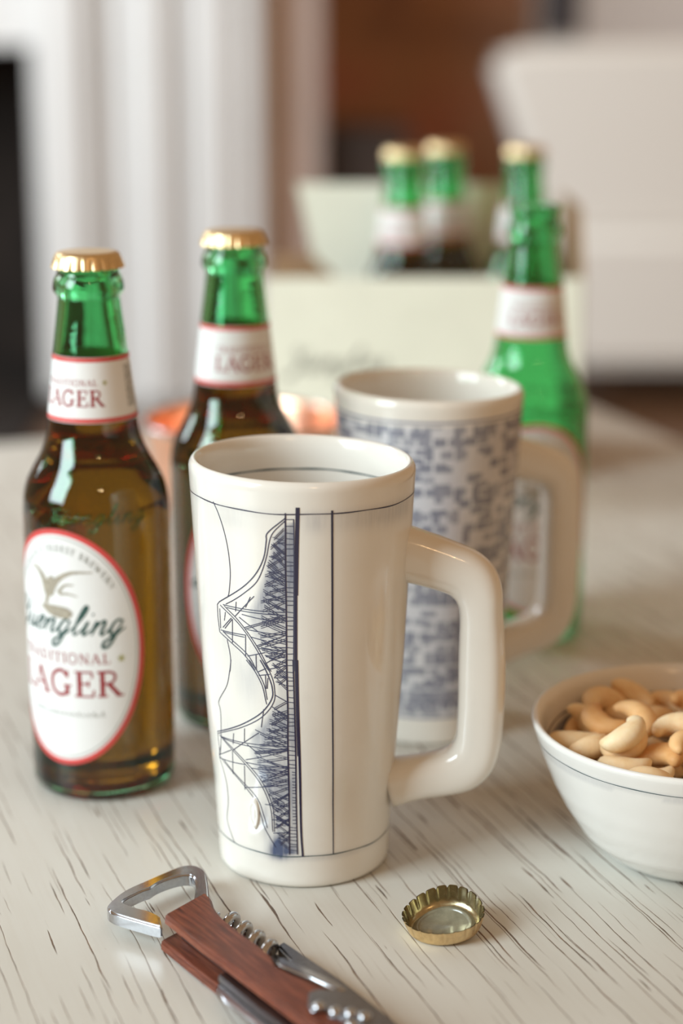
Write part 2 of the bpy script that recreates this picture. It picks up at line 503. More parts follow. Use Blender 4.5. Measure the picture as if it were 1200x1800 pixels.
M = {}
M['table'] = table_paint()
M['clay'] = porcelain('cream_porcelain_glaze')
M['clay_plain'] = porcelain('plain_porcelain_glaze', False)
M['bowl'] = porcelain('bowl_porcelain_glaze', True, (0.80, 0.79, 0.755))
M['pattern'] = window_pattern_glaze()
M['ink'] = plain('dark_cobalt_line', (0.022, 0.020, 0.052), 0.25, coat=0.3)
M['ink_soft'] = plain('washed_cobalt_line', (0.045, 0.050, 0.095), 0.25, coat=0.3)
M['ink_teal'] = plain('teal_line', (0.035, 0.075, 0.085), 0.25, coat=0.3)
M['glass'] = tinted('green_bottle_glass', (0.22, 0.74, 0.37), 1.5, 0.10)
M['glass_in'] = tinted('green_bottle_glass_inside', (0.31, 0.83, 0.47), 1.5, 0.15)
M['beer'] = tinted('amber_lager', (0.92, 0.125, 0.015), 1.34)
M['cap'] = gold('gold_crown_cap', (0.84, 0.64, 0.36), 0.34)
M['cap_in'] = gold('brass_cap_inside', (0.47, 0.41, 0.25), 0.24)
M['liner'] = plain('clouded_cap_liner', (0.21, 0.20, 0.14), 0.22, coat=0.5, var=0.2, vscale=260)
M['paper'] = plain('white_label_paper', (0.80, 0.805, 0.80), 0.6, spec=0.2, var=0.02)
M['red'] = plain('red_label_ink', (0.62, 0.065, 0.060), 0.5)
M['maroon'] = plain('maroon_lettering', (0.30, 0.020, 0.028), 0.5)
M['script'] = plain('dark_green_script_ink', (0.030, 0.085, 0.075), 0.5)
M['grey_ink'] = plain('grey_label_ink', (0.22, 0.23, 0.20), 0.6)
M['eagle'] = plain('taupe_emblem_ink', (0.36, 0.32, 0.25), 0.6, var=0.25, vscale=900)
M['star'] = plain('gold_green_star', (0.35, 0.34, 0.08), 0.6)
M['steel'] = plain('polished_steel', (0.52, 0.53, 0.56), 0.16, 1.0, var=0.08, vscale=900)
M['steel_dark'] = plain('dull_steel', (0.27, 0.27, 0.29), 0.30, 1.0, var=0.12, vscale=600)
M['wood'] = rosewood()
M['cashew'] = cashew_mat()
M['copper'] = plain('polished_copper', (0.90, 0.52, 0.36), 0.30, 1.0)
M['card'] = plain('pale_green_card', (0.89, 0.91, 0.78), 0.6, var=0.03)
M['kraft'] = plain('brown_kraft_card', (0.36, 0.22, 0.12), 0.8)
M['trimpaint'] = plain('white_mantel_paint', (0.74, 0.735, 0.73), 0.5, var=0.03, vscale=4)
M['warmlit_paint'] = plain('casing_paint_warm_light', (0.76, 0.64, 0.60), 0.55, var=0.05, vscale=4)  # pink tint paints warm light into the white casing's colour
M['soot'] = plain('sooty_firebrick', (0.020, 0.013, 0.010), 0.9, var=0.5, vscale=9)
M['slate'] = plain('black_hearth_slate', (0.030, 0.024, 0.022), 0.6, var=0.3, vscale=12)
M['fabric'] = plain('cream_slipcover_linen', (0.86, 0.84, 0.80), 0.9, var=0.04, vscale=300)
M['dark_wood'] = plain('dark_stained_wood', (0.040, 0.022, 0.015), 0.5, var=0.3, vscale=20)
M['wall'] = plain('pale_lilac_plaster', (0.78, 0.75, 0.745), 0.8, var=0.03, vscale=3)
M['frame_grey'] = plain('slate_grey_frame', (0.085, 0.085, 0.105), 0.5)

def brown_wall():
    t = NT('russet_panelling')
    co = t.coords()
    n = t.noise(t.scaled(co, (2.2, 1, 2.6)), 1.0, 2)
    g = t.noise(t.scaled(co, (60, 60, 4)), 1.0, 4)
    c = t.ramp(n, [(0.32, (0.30, 0.140, 0.080)), (0.5, (0.56, 0.28, 0.145)), (0.68, (0.66, 0.24, 0.15))])
    c = t.mix(t.math('MULTIPLY', g, 0.35), c, (0.17, 0.075, 0.042, 1))
    t.set(Base_Color=c, Roughness=0.6)
    return t.m
M['brown'] = brown_wall()

def floor_wood():
    t = NT('brown_floor_boards')
    co = t.coords()
    g = t.noise(t.scaled(co, (60, 3, 1)), 1.0, 5)
    t.set(Base_Color=t.ramp(g, [(0.3, (0.10, 0.050, 0.026)), (0.7, (0.24, 0.125, 0.065))]), Roughness=0.4)
    return t.m
M['floor'] = floor_wood()

# ================================================================ SETTING
def struct(o):
    o['kind'] = 'structure'
    return o
FZ = -0.6
struct(box('floor', -2.6, 2.6, -1.5, 6.6, FZ - 0.04, FZ, M['floor']))
# brown panelled wall beyond the opening, and the pale wall beside it
struct(box('wall_back', -2.6, 0.565, 5.85, 5.95, FZ, 2.2, M['brown']))
struct(box('wall_right', 0.565, 2.6, 5.62, 5.95, FZ, 2.2, M['wall']))
# fireplace: chimney breast with a firebox on the left, pilaster on the right
YF = 4.40
struct(box('wall_left', -2.6, -0.705, YF + 0.03, YF + 0.16, 0.255, 2.2, M['trimpaint']))
struct(box('trim_3', -2.6, -2.08, YF + 0.03, YF + 0.16, FZ, 0.255, M['trimpaint']))
fire = struct(empty('wall_firebox', (-1.3, YF + 0.1, FZ)))
box('back_lining', -0.72, 0.60, 0.55, 0.60, 0, 1.05, M['soot'], fire)
box('side_lining', 0.595, 0.655, -0.06, 0.60, 0, 1.05, M['soot'], fire)
box('side_lining', -0.78, -0.72, -0.06, 0.60, 0, 1.05, M['soot'], fire)
box('top_lining', -0.78, 0.655, 0.06, 0.60, 0.90, 1.05, M['soot'], fire)
box('hearth_lining', -0.72, 0.60, -0.06, 0.60, 0, 0.03, M['soot'], fire)
struct(box('floor_hearth', -2.3, -0.70, 3.55, YF - 0.04, FZ, FZ + 0.025, M['slate'], None, 0.004))
pil = struct(empty('trim_1', (0, YF, FZ)))
# moulded face of the pilaster: boards and round mouldings, left to right
for x0, x1, dy, rnd in ((-0.705, -0.535, -0.060, 0.050), (-0.535, -0.475, 0.012, 0.004), (-0.475, -0.365, -0.040, 0.036),
                        (-0.365, -0.335, 0.010, 0.004), (-0.335, -0.235, -0.028, 0.024), (-0.235, -0.184, -0.006, 0.01)):
    box('board', x0, x1, dy, 0.16, 0.0, 2.8, M['trimpaint'], pil, rnd, 4)
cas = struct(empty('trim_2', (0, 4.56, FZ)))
box('casing', -0.188, -0.118, 0.0, 0.12, 0.0, 2.8, M['warmlit_paint'], cas, 0.01, 2)
box('casing', -0.118, -0.050, 0.012, 0.12, 0.0, 2.8, M['warmlit_paint'], cas, 0.01, 2)

# ---------------------------------------------------------------- table
AZ = R(20)
tbl = tag(empty('table', (0, 0, 0), AZ), 'low wooden table with crackled old white paint carrying everything', 'table')
box('tabletop', -0.32, 0.737, 0.02, 1.425, -0.032, 0.0, M['table'], tbl, 0.003, 2)
apron = [(-0.26, 0.677, 0.08, 0.10), (-0.26, 0.677, 1.345, 1.365)]
for x0, x1, y0, y1 in apron:
    box('apron', x0, x1, y0, y1, -0.12, -0.032, M['table'], tbl, 0.002)
for x0 in (-0.26, 0.657):
    box('apron', x0, x0 + 0.02, 0.10, 1.345, -0.12, -0.032, M['table'], tbl, 0.002)
for x0 in (-0.28, 0.637):
    for y0 in (0.06, 1.325):
        box('leg', x0, x0 + 0.06, y0, y0 + 0.06, FZ, -0.032, M['table'], tbl, 0.004)

# ---------------------------------------------------------------- armchair
def rounded_panel(name, pts, y0, y1, bev, mat, parent):
    return prism(name, pts, y0, y1, mat, parent, bev, 5, plane='xz')
ch = tag(empty('armchair', (0, 0, 0)), 'cream slipcovered armchair standing beyond the table', 'armchair')
rounded_panel('backrest', [(0.347, 0.222), (0.388, 0.248), (0.487, 0.253), (1.39, 0.268), (1.44, 0.225), (1.28, -0.190), (0.492, -0.190)], 4.47, 4.67, 0.045, M['fabric'], ch)
rounded_panel('skirt', [(0.492, -0.170), (1.28, -0.170), (1.23, -0.500), (0.545, -0.500)], 4.43, 5.25, 0.03, M['fabric'], ch)
box('seat_cushion', 0.665, 1.125, 4.68, 5.30, -0.165, -0.05, M['fabric'], ch, 0.04, 4)
for x0, x1 in ((0.545, 0.66), (1.13, 1.245)):
    box('armrest', x0, x1, 4.66, 5.25, -0.18, 0.06, M['fabric'], ch, 0.04, 4)
for x0 in (0.58, 1.14):
    for y0 in (4.47, 5.16):
        prism('leg', [(x0, y0), (x0 + 0.045, y0), (x0 + 0.045, y0 + 0.045), (x0, y0 + 0.045)], FZ, -0.49, M['dark_wood'], ch, 0.004)

# ---------------------------------------------------------------- low dark side table and a narrow frame on the wall
st = tag(empty('side_table', (0.05, 4.85, FZ)), 'dark wooden side table against the russet wall', 'side table')
box('table_top', -0.14, 0.12, -0.16, 0.16, 0.62, 0.65, M['dark_wood'], st, 0.004)
box('drawer', -0.12, 0.10, -0.14, 0.14, 0.44, 0.62, M['dark_wood'], st, 0.003)
for x0 in (-0.13, 0.08):
    for y0 in (-0.15, 0.12):
        box('leg', x0, x0 + 0.03, y0, y0 + 0.03, 0, 0.62, M['dark_wood'], st, 0.002)
fr = tag(empty('wall_frame', (0.633, 5.595, 0.2635)), 'narrow slate grey frame hanging on the pale wall above the armchair', 'picture frame')
for nm, a in (('frame_side', (-0.056, -0.040, 0.0, 0.56)), ('frame_side', (0.040, 0.056, 0.0, 0.56)), ('frame_rail', (-0.040, 0.040, 0.0, 0.014)), ('frame_rail', (-0.040, 0.040, 0.546, 0.56))):
    box(nm, a[0], a[1], 0.0, 0.025, a[2], a[3], M['frame_grey'], fr, 0.002)
box('picture', -0.040, 0.040, 0.010, 0.022, 0.014, 0.546, M['frame_grey'], fr)
# ================================================================ MUGS
MH = 0.1605                                                # mug height
ZP = [0, .011, .0343, .0474, .082, .141, .1605]
RP = [.0332, .0337, .0350, .0362, .0388, .0419, .0430]
def mug_r(z, a):
    r = float(np.interp(z, ZP, RP))
    k = max(0.0, z / MH)
    return r * (1 + 0.007 * k * math.cos(2 * a - 0.6) + 0.003 * k * math.cos(3 * a + 1))
def mug_pt(a, z, off=0.0):
    """a: radians from the front, positive to the right; off: distance outside the wall"""
    r = mug_r(z, a) + off
    tilt = 0.0010 * math.cos(a + 1.2) * (max(z, 0) / MH) ** 5
    return (r * math.sin(a), -r * math.cos(a), z + tilt)

BRIDGE = [
    (0.28, 1, [(-48.2,149.8),(-44.7,146.0),(-41.6,140.7),(-39.5,134.9),(-38.5,128.9),(-38.5,123.4),(-40.0,117.0),(-41.2,115.0)]),
    (0.28, 1, [(-43.6,108.8),(-44.8,105.3)]),
    (0.28, 1, [(-43.4,98.1),(-41.9,93.4),(-41.6,89.8),(-42.5,85.8)]),
    (0.35, 1, [(-6.8,147.8),(-15.7,142.0),(-16.6,138.9),(-17.7,133.8),(-20.0,129.4),(-23.8,125.1),(-29.5,120.9),(-37.1,116.9),(-48.2,112.0)]),
    (0.3, 1, [(-6.8,146.9),(-12.1,143.0),(-14.3,140.4),(-15.5,137.2),(-16.8,132.8),(-19.6,126.9),(-23.4,122.2),(-30.9,117.5),(-37.3,114.3),(-42.9,112.0)]),
    (0.3, 0, [(-48.2,112.0),(-50.0,110.7),(-50.2,105.8),(-49.6,101.8),(-49.4,100.2)]),
    (0.3, 0, [(-48.1,109.5),(-48.3,101.7)]),
    (0.3, 1, [(-47.5,110.9),(-37.9,107.4),(-30.8,103.2),(-24.3,97.2),(-19.1,91.0),(-17.0,89.0)]),
    (0.3, 1, [(-44.4,111.2),(-36.0,107.7),(-29.0,103.0),(-22.6,97.0),(-17.8,90.8),(-16.0,89.0)]),
    (0.3, 1, [(-49.4,100.2),(-40.2,97.4),(-31.5,93.8),(-25.4,88.6)]),
    (0.3, 1, [(-46.4,100.9),(-30.8,95.0),(-24.2,88.7)]),
    (0.3, 0, [(-45.2,111.5),(-8.1,112.3)]),
    (0.3, 0, [(-42.3,110.8),(-8.6,111.2)]),
    (0.3, 0, [(-32.1,109.6),(-8.2,108.3)]),
    (0.3, 0, [(-30.7,104.7),(-10.6,110.4)]),
    (0.3, 0, [(-30.1,104.2),(-10.1,110.0)]),
    (0.3, 0, [(-29.0,104.1),(-7.8,103.5)]),
    (0.3, 0, [(-23.7,98.4),(-7.8,103.5)]),
    (0.3, 0, [(-23.1,97.9),(-13.9,101.4)]),
    (0.3, 0, [(-46.3,102.4),(-39.3,107.2)]),
    (0.3, 0, [(-44.7,102.3),(-38.6,106.9)]),
    (0.3, 0, [(-48.4,101.1),(-30.3,101.8)]),
    (0.3, 0, [(-46.5,100.7),(-31.0,100.9)]),
    (0.3, 0, [(-38.6,106.9),(-39.5,97.5)]),
    (0.3, 0, [(-30.3,101.8),(-30.9,93.2)]),
    (0.3, 0, [(-24.4,95.0),(-24.5,88.7)]),
    (0.3, 0, [(-34.0,108.3),(-22.8,104.0)]),
    (0.3, 0, [(-36.5,108.3),(-24.2,117.4)]),
    (0.3, 0, [(-35.4,114.0),(-36.1,110.2)]),
    (0.3, 0, [(-29.6,112.5),(-26.4,116.9)]),
    (0.3, 0, [(-29.7,93.7),(-18.9,96.2)]),
    (0.3, 0, [(-23.2,97.4),(-8.0,97.6)]),
    (0.3, 0, [(-19.1,91.8),(-8.0,97.2)]),
    (0.3, 0, [(-18.1,89.6),(-8.1,91.7)]),
    (0.3, 0, [(-26.8,101.4),(-18.1,100.7)]),
    (0.45, 1, [(-6.8,149.6),(-7.2,129.6),(-7.2,115.2),(-7.3,103.5),(-7.5,89.5)]),
    (0.35, 1, [(-2.9,147.5),(-2.9,133.3),(-3.3,111.7),(-3.8,89.6)]),
    (1.15, 1, [(-0.9,151.8),(-1.5,136.9),(-2.1,118.9)]),
    (0.75, 1, [(-2.1,118.9),(-2.5,89.6)]),
    (0.3, 1, [(-2.9,118.9),(-3.6,89.6)]),
    (0.28, 1, [(-41.3,90.6),(-43.0,85.5),(-46.3,79.2),(-55.2,71.6),(-54.6,68.8),(-54.5,65.0),(-57.1,54.1),(-60.8,48.3),(-57.6,43.5),(-54.9,38.1),(-54.7,30.1),(-57.8,22.4),(-54.2,17.6),(-50.2,13.7)]),
    (0.4, 1, [(-22.1,93.0),(-19.5,89.9),(-17.0,85.9),(-15.7,82.7),(-15.8,78.8),(-19.7,74.2),(-25.8,70.2),(-36.9,65.3),(-49.6,61.1),(-60.3,58.1)]),
    (0.3, 1, [(-20.7,93.1),(-17.8,90.1),(-15.3,86.0),(-14.4,82.3),(-14.6,77.9),(-18.3,73.3),(-25.2,68.8),(-36.2,64.4),(-47.3,61.0),(-59.7,57.4)]),
    (0.3, 1, [(-30.6,92.1),(-25.3,88.0),(-21.3,82.7),(-19.8,77.5),(-19.2,75.7)]),
    (0.3, 1, [(-28.7,92.3),(-23.8,88.1),(-20.2,83.3),(-18.8,77.6)]),
    (0.3, 0, [(-60.3,58.1),(-60.1,48.0)]),
    (0.3, 0, [(-55.9,57.8),(-59.0,48.7)]),
    (0.3, 1, [(-58.2,57.3),(-46.4,53.8),(-36.2,49.7),(-28.1,44.9),(-22.9,39.5),(-19.4,32.3),(-18.7,23.4)]),
    (0.3, 1, [(-54.1,56.7),(-43.3,53.7),(-32.7,49.2),(-25.6,44.7),(-20.9,39.2),(-17.9,32.5),(-17.5,23.5)]),
    (0.3, 1, [(-60.1,48.0),(-48.2,44.5),(-37.5,40.0),(-30.0,35.1),(-26.2,29.1),(-24.0,24.4),(-17.0,17.0)]),
    (0.3, 1, [(-54.9,47.6),(-36.5,40.7),(-28.2,35.9),(-24.5,29.8),(-22.3,24.6)]),
    (0.3, 0, [(-57.5,56.9),(-29.2,58.6),(-7.8,59.4)]),
    (0.3, 0, [(-55.5,56.7),(-8.5,58.0)]),
    (0.3, 0, [(-35.1,51.3),(-7.8,57.7)]),
    (0.3, 0, [(-34.7,50.3),(-8.0,50.9)]),
    (0.3, 0, [(-31.0,48.5),(-8.1,49.3)]),
    (0.3, 0, [(-24.1,43.9),(-8.0,50.3)]),
    (0.3, 0, [(-60.8,48.3),(-46.5,53.3)]),
    (0.3, 0, [(-61.1,47.2),(-35.3,49.3)]),
    (0.3, 0, [(-45.5,53.0),(-46.7,43.3)]),
    (0.3, 0, [(-36.3,48.7),(-37.3,38.5)]),
    (0.3, 0, [(-44.8,53.6),(-24.8,63.7)]),
    (0.3, 0, [(-43.2,60.8),(-44.4,56.2)]),
    (0.3, 0, [(-34.4,64.2),(-35.1,58.7)]),
    (0.3, 0, [(-27.1,64.7),(-7.7,60.4)]),
    (0.3, 0, [(-24.1,63.3),(-8.5,59.3)]),
    (0.3, 0, [(-33.4,58.0),(-24.0,54.3)]),
    (0.3, 0, [(-21.8,53.0),(-13.0,51.0)]),
    (0.3, 0, [(-37.6,39.5),(-8.3,43.8)]),
    (0.3, 0, [(-24.1,43.6),(-8.1,48.1)]),
    (0.3, 0, [(-23.8,88.1),(-18.8,90.0)]),
    (0.3, 0, [(-19.3,87.6),(-19.2,81.9)]),
    (0.3, 0, [(-18.0,86.3),(-18.5,82.0)]),
    (0.3, 0, [(-23.2,86.8),(-16.9,87.8)]),
    (0.3, 0, [(-21.1,73.6),(-23.1,66.1)]),
    (0.3, 0, [(-16.1,75.0),(-7.4,71.1)]),
    (0.3, 0, [(-14.5,79.9),(-7.2,77.3)]),
    (0.3, 0, [(-23.3,34.4),(-8.6,34.5)]),
    (0.3, 0, [(-20.1,34.8),(-8.4,39.6)]),
    (0.3, 0, [(-18.8,28.4),(-8.0,29.1)]),
    (0.3, 0, [(-17.4,25.0),(-8.8,29.1)]),
    (0.3, 0, [(-18.3,22.9),(-8.2,23.8)]),
    (0.3, 0, [(-15.9,23.1),(-8.3,20.6)]),
    (0.5, 1, [(-7.5,93.9),(-7.3,74.9),(-7.7,60.4),(-7.7,40.6),(-8.0,14.5)]),
    (0.45, 1, [(-4.0,94.0),(-3.6,75.0),(-3.3,55.6),(-3.4,35.7),(-3.0,14.7)]),
    (0.8, 1, [(-2.0,94.0),(-1.7,75.0),(-1.0,50.7),(-0.6,25.8),(0.4,13.7)]),
    (0.3, 1, [(-3.0,94.0),(-2.7,75.0),(-2.2,55.6)]),
]

def wash_density(ad, zm):
    """cobalt brushed on the front mug at angle ad (degrees) and height zm (millimetres)"""
    def g(a0, z0, sa, sz): return math.exp(-((ad - a0) / sa) ** 2 - ((zm - z0) / sz) ** 2)
    d = 0.0
    # truss shading between the arch and the deck
    if 15 < zm < 146:
        chord = np.interp(zm, [15, 25, 33, 45, 55, 62, 68, 75, 80, 90, 97, 103, 110, 117, 127, 140, 146],
                              [-19, -20, -20, -28, -33, -32, -24, -18, -15, -17, -23, -28, -30, -25, -19, -15, -8])
        e = min(1.0, max(0.0, (ad - chord) / 5.0)) * (1.0 if ad < -3 else max(0.0, 1 - (ad + 3) / 1.5))
        k = np.interp(zm, [15, 22, 35, 45, 55, 62, 70, 78, 95, 105, 112, 130, 142, 148], [.50, .30, .34, .42, .25, .40, .42, .2, .16, .22, .36, .55, .48, .3])
        d += 1.45 * e * k
    d += 0.95 * g(-16, 17, 5, 4) + 0.55 * g(-14, 14.5, 8, 2.5) + 0.40 * g(-23, 28, 4, 9)
    d += 0.20 * g(-31, 84, 7, 9) + 0.16 * g(-24, 92, 5, 10) + 0.12 * g(-44, 96, 9, 12)
    d += 0.16 * g(-38, 145, 14, 4) + 0.22 * g(35, 146, 24, 4) + 0.2 * g(7, 146, 5, 4) + 0.3 * g(65, 146, 20, 5)
    d += 0.14 * g(-62, 118, 10, 45) + 0.12 * g(-48, 60, 8, 10) + 0.15 * g(-30, 46, 8, 6)
    # colour pooled along the foot line
    d += 0.22 * math.exp(-((zm - 13.2) / 1.4) ** 2) * (0.4 + 0.6 * math.exp(-((ad - 15) / 28) ** 2))
    d += 0.10 * math.exp(-((zm - 149) / 1.6) ** 2)
    return min(1.0, d)

def make_mug(name, loc, rz, mat, handle_dir, drawn):
    root = empty(name, loc, rz)
    seg = 300 if drawn else 160
    NZ = 150 if drawn else 70
    prof = [('o', 0.0, -0.0335), ('o', 0.0, -0.0022)]
    zs = [0.0009, 0.0022] + list(np.linspace(0.004, MH - 0.0035, NZ))
    V, F, wash, uvs = [], [], [], []
    rings = []
    def ring(fn, w):
        base = len(V)
        for i in range(seg):
            a = -PI + 2 * PI * i / seg
            V.append(fn(a)); wash.append(w(a) if w else 0.0); uvs.append((a * 40.0, V[-1][2] * 1000.0))
        rings.append(base)
    ring(lambda a: mug_pt(a, 0.0, -0.0080)[:2] + (0.0008,), None)
    ring(lambda a: mug_pt(a, 0.0, -0.0030)[:2] + (0.0,), None)
    ring(lambda a: mug_pt(a, 0.0, -0.0011)[:2] + (0.0004,), None)
    for z in zs:
        off = -0.0004 if z < 0.001 else 0.0
        ring(lambda a, z=z, off=off: mug_pt(a, z, off), (lambda a, z=z: wash_density(math.degrees(a), z * 1000)) if drawn else None)
    for dz, off in ((0.0022, -0.0002), (0.0012, -0.0007), (0.0004, -0.0014), (0.0, -0.0021), (0.0004, -0.0028), (0.0013, -0.0034), (0.003, -0.0038)):
        ring(lambda a, dz=dz, off=off: mug_pt(a, MH - dz, off), None)
    for z in np.linspace(MH - 0.006, 0.012, 40):
        ring(lambda a, z=z: mug_pt(a, z, -0.0040), (lambda a, z=z: 0.02 + 0.10 * max(0, math.sin(3 * a + 2)) if z < MH - 0.013 else 0.0) if drawn else None)
    ring(lambda a: mug_pt(a, 0.008, -0.012), None)
    for A, B in zip(rings[:-1], rings[1:]):
        for i in range(seg):
            j = (i + 1) % seg
            F.append((A + i, A + j, B + j, B + i))
    F.append(tuple(reversed([rings[0] + i for i in range(seg)])))
    F.append(tuple(rings[-1] + i for i in range(seg)))
    inside = rings[-41]                                    # the pattern inside starts lower than outside
    uvs = [(u, v + 22.0 if k >= inside else v) for k, (u, v) in enumerate(uvs)]
    o = mesh('body', V, F, mat, root)
    me = o.data
    at = me.attributes.new('wash', 'FLOAT', 'POINT')
    at.data.foreach_set('value', wash)
    if not drawn:
        uvl = me.uv_layers.new(name='UVMap')
        for l in me.loops: uvl.data[l.index].uv = uvs[l.vertex_index]
    # handle: a squared ear, flattened sides
    pts = [(.0345, .1250), (.0387, .1242), (.0440, .1229), (.0499, .1212), (.0560, .1192), (.0612, .1170), (.0650, .1135), (.0672, .1085), (.0681, .1020), (.0686, .0900), (.0688, .0800),
           (.0688, .0690), (.0685, .0580), (.0679, .0500), (.0658, .0435), (.0620, .0393), (.0570, .0370), (.0510, .0354), (.0430, .0336), (.0340, .0312)]
    rad = [(.0116, .0102), (.0107, .0094), (.0102, .0088), (.0099, .0086), (.0096, .0085), (.0096, .0085), (.0096, .0085), (.0089, .0085), (.0082, .0085), (.0087, .0085), (.0090, .0085),
           (.0090, .0085), (.0089, .0085), (.0090, .0085), (.0094, .0085), (.0094, .0085), (.0089, .0085), (.0085, .0086), (.0084, .0090), (.0092, .0100)]
    fine = catmull(pts, 5); fr_ = catmull(rad, 5)
    c, s_ = math.cos(handle_dir), math.sin(handle_dir)
    path = [(p[0] * c, p[0] * s_, p[1]) for p in fine]
    HV, HF = tube(path, [(float(r[0]), float(r[1])) for r in fr_], 32, sect=0.72, up=(-s_, c, 0))
    # tube() puts the first half-axis along up x direction; swap so that it lies across the handle
    mesh('handle', HV, HF, M['clay_plain'], root)
    return root

def around(pen, z, w, fn, n=160, a0=-PI, a1=PI, wob=0.0):
    pts = [(a0 + (a1 - a0) * i / n) for i in range(n + 1)]
    base = len(pen.V)
    for a in pts:
        zz = z + wob * (math.sin(5 * a) + 0.6 * math.sin(11 * a + 1))
        ww = w * (0.75 + 0.4 * math.sin(7 * a + 2) ** 2)
        pen.V.append(fn(a, zz + ww / 2)); pen.V.append(fn(a, zz - ww / 2))
    for i in range(n):
        b = base + 2 * i
        pen.F.append((b, b + 1, b + 3, b + 2))

mug1 = make_mug('ceramic_mug', (-0.0148, 0.6845, 0), 0, M['clay'], R(-6), True)
tag(mug1, 'tall cream ceramic mug with a blue drawing of a truss bridge', 'mug')
AR = 38.5                                                  # millimetres per radian used when drawing on the wall
on1 = lambda u, v: mug_pt(u / AR, v / 1000, 0.00012)
pen = Pen()
inkpen = Pen()
for w, sm, pts in BRIDGE:
    (inkpen if w > .4 else pen).line([(R(a) * AR, z) for a, z in pts], w * 1.15, on1, smooth=5 if sm else 0, step=1.2)
# rungs of the bridge deck
z = 16.5
while z < 148:
    a0, a1 = np.interp(z, [14, 60, 90, 148], [-8.0, -7.7, -7.4, -6.9]), np.interp(z, [14, 60, 90, 148], [-3.0, -3.3, -3.7, -2.9])
    if 26 < z < 50: a0 += 2.2
    pen.line([(R(a0) * AR, z), (R(a1) * AR, z + rng.uniform(-.3, .3))], 0.30, on1)
    z += rng.uniform(1.1, 1.7) if 14 < z < 52 else rng.uniform(1.5, 2.7)
# hatching of struts between arch and deck
def chord_at(z):
    return np.interp(z, [15, 25, 33, 45, 55, 62, 68, 75, 80, 90, 97, 103, 110, 117, 127, 140, 146],
                        [-15, -17, -19, -26, -30, -22, -19, -16, -14, -16, -21, -24, -21, -21, -18, -14, -8])
for z0, z1, n, tilt in ((118, 141, 46, 5), (108, 118, 22, 5), (95, 108, 16, 4), (84, 95, 16, 4), (64, 75, 30, 4), (55, 64, 10, 3), (42, 55, 12, 4), (18, 42, 34, 5)):
    dark = n > 20
    z, up = z0, 1
    while z < z1:                                          # paired struts zigzag up to the deck
        c = chord_at(z)
        a0 = c + rng.uniform(0.5, 3.0)
        dz = up * rng.uniform(.5, 1.0) * tilt
        for dd in (0, 0.75):
            pen.line([(R(a0) * AR, z + dd), (R(-7.7) * AR, z + dz + dd)], rng.uniform(.2, .34), on1)
        up = -up
        z += rng.uniform(1.2, 2.2)
    for i in range(n // 2):
        z = rng.uniform(z0, z1)
        c = chord_at(z)
        a0 = c + rng.uniform(0, max(0.5, (-8 - c) * 0.55))
        a1 = min(-7.6, a0 + rng.uniform(4, 12))
        dz = rng.uniform(-.7, .2) * tilt * (1 if dark else .6)
        pen.line([(R(a0) * AR, z), (R(a1) * AR, z + dz)], rng.uniform(0.22, 0.42), on1)
pen.build('bridge_drawing', M['ink_soft'], mug1, 'stuff')
inkpen.build('deck_drawing', M['ink'], mug1, 'stuff')
p2_ = Pen()
around(p2_, 0.1492, 0.00042, lambda a, z: mug_pt(a, z, 0.00010), wob=0.00018)
p2_.build('rim_line', M['ink'], mug1)
p2_ = Pen()
around(p2_, 0.0138, 0.00040, lambda a, z: mug_pt(a, z, 0.00010), wob=0.0002)
p2_.build('foot_line', M['ink_teal'], mug1)
p2_ = Pen()
around(p2_, 0.1470, 0.0007, lambda a, z: mug_pt(a, z, -0.0041), wob=0.0001)
p2_.build('inside_line', M['ink_teal'], mug1)
p2_ = Pen()
p2_.line([(R(15.6) * AR, 150.5), (R(16.4) * AR, 115), (R(17.1) * AR, 84), (R(18.6) * AR, 50), (R(20.2) * AR, 14)], lambda t: 0.75 - 0.25 * t, on1, smooth=6)
p2_.build('upright_line', M['ink'], mug1)
# raised oval dome near the foot, its shape added to show a highlight outline
SV, SF = [], []
NS, NR = 36, 8
u0 = R(-30.8) * AR
SV.append(mug_pt(u0 / AR, .0296, .0009))
for k in range(1, NR + 1):
    q = k / NR
    h = .0009 * (1 - q ** 2.2) ** .8 + .00045 * math.exp(-((q - .72) / .14) ** 2) - (.0004 if k == NR else 0)
    for i in range(NS):
        t = 2 * PI * i / NS
        SV.append(mug_pt((u0 + 2.6 * q * math.sin(t) * (1 + .15 * math.cos(t))) / AR, (29.6 + 7.2 * q * math.cos(t)) / 1000, h))
for i in range(NS): SF.append((0, 1 + (i + 1) % NS, 1 + i))
for k in range(NR - 1):
    for i in range(NS):
        a, b = 1 + k * NS + i, 1 + k * NS + (i + 1) % NS
        SF.append((a, b, b + NS, a + NS))
mesh('highlight_dome', SV, SF, M['clay_plain'], mug1)

mug2 = make_mug('ceramic_mug', (0.0390, 0.8285, 0), 0, M['pattern'], R(22), False)
tag(mug2, 'ceramic mug covered in small blue blocks behind the bridge mug', 'mug')

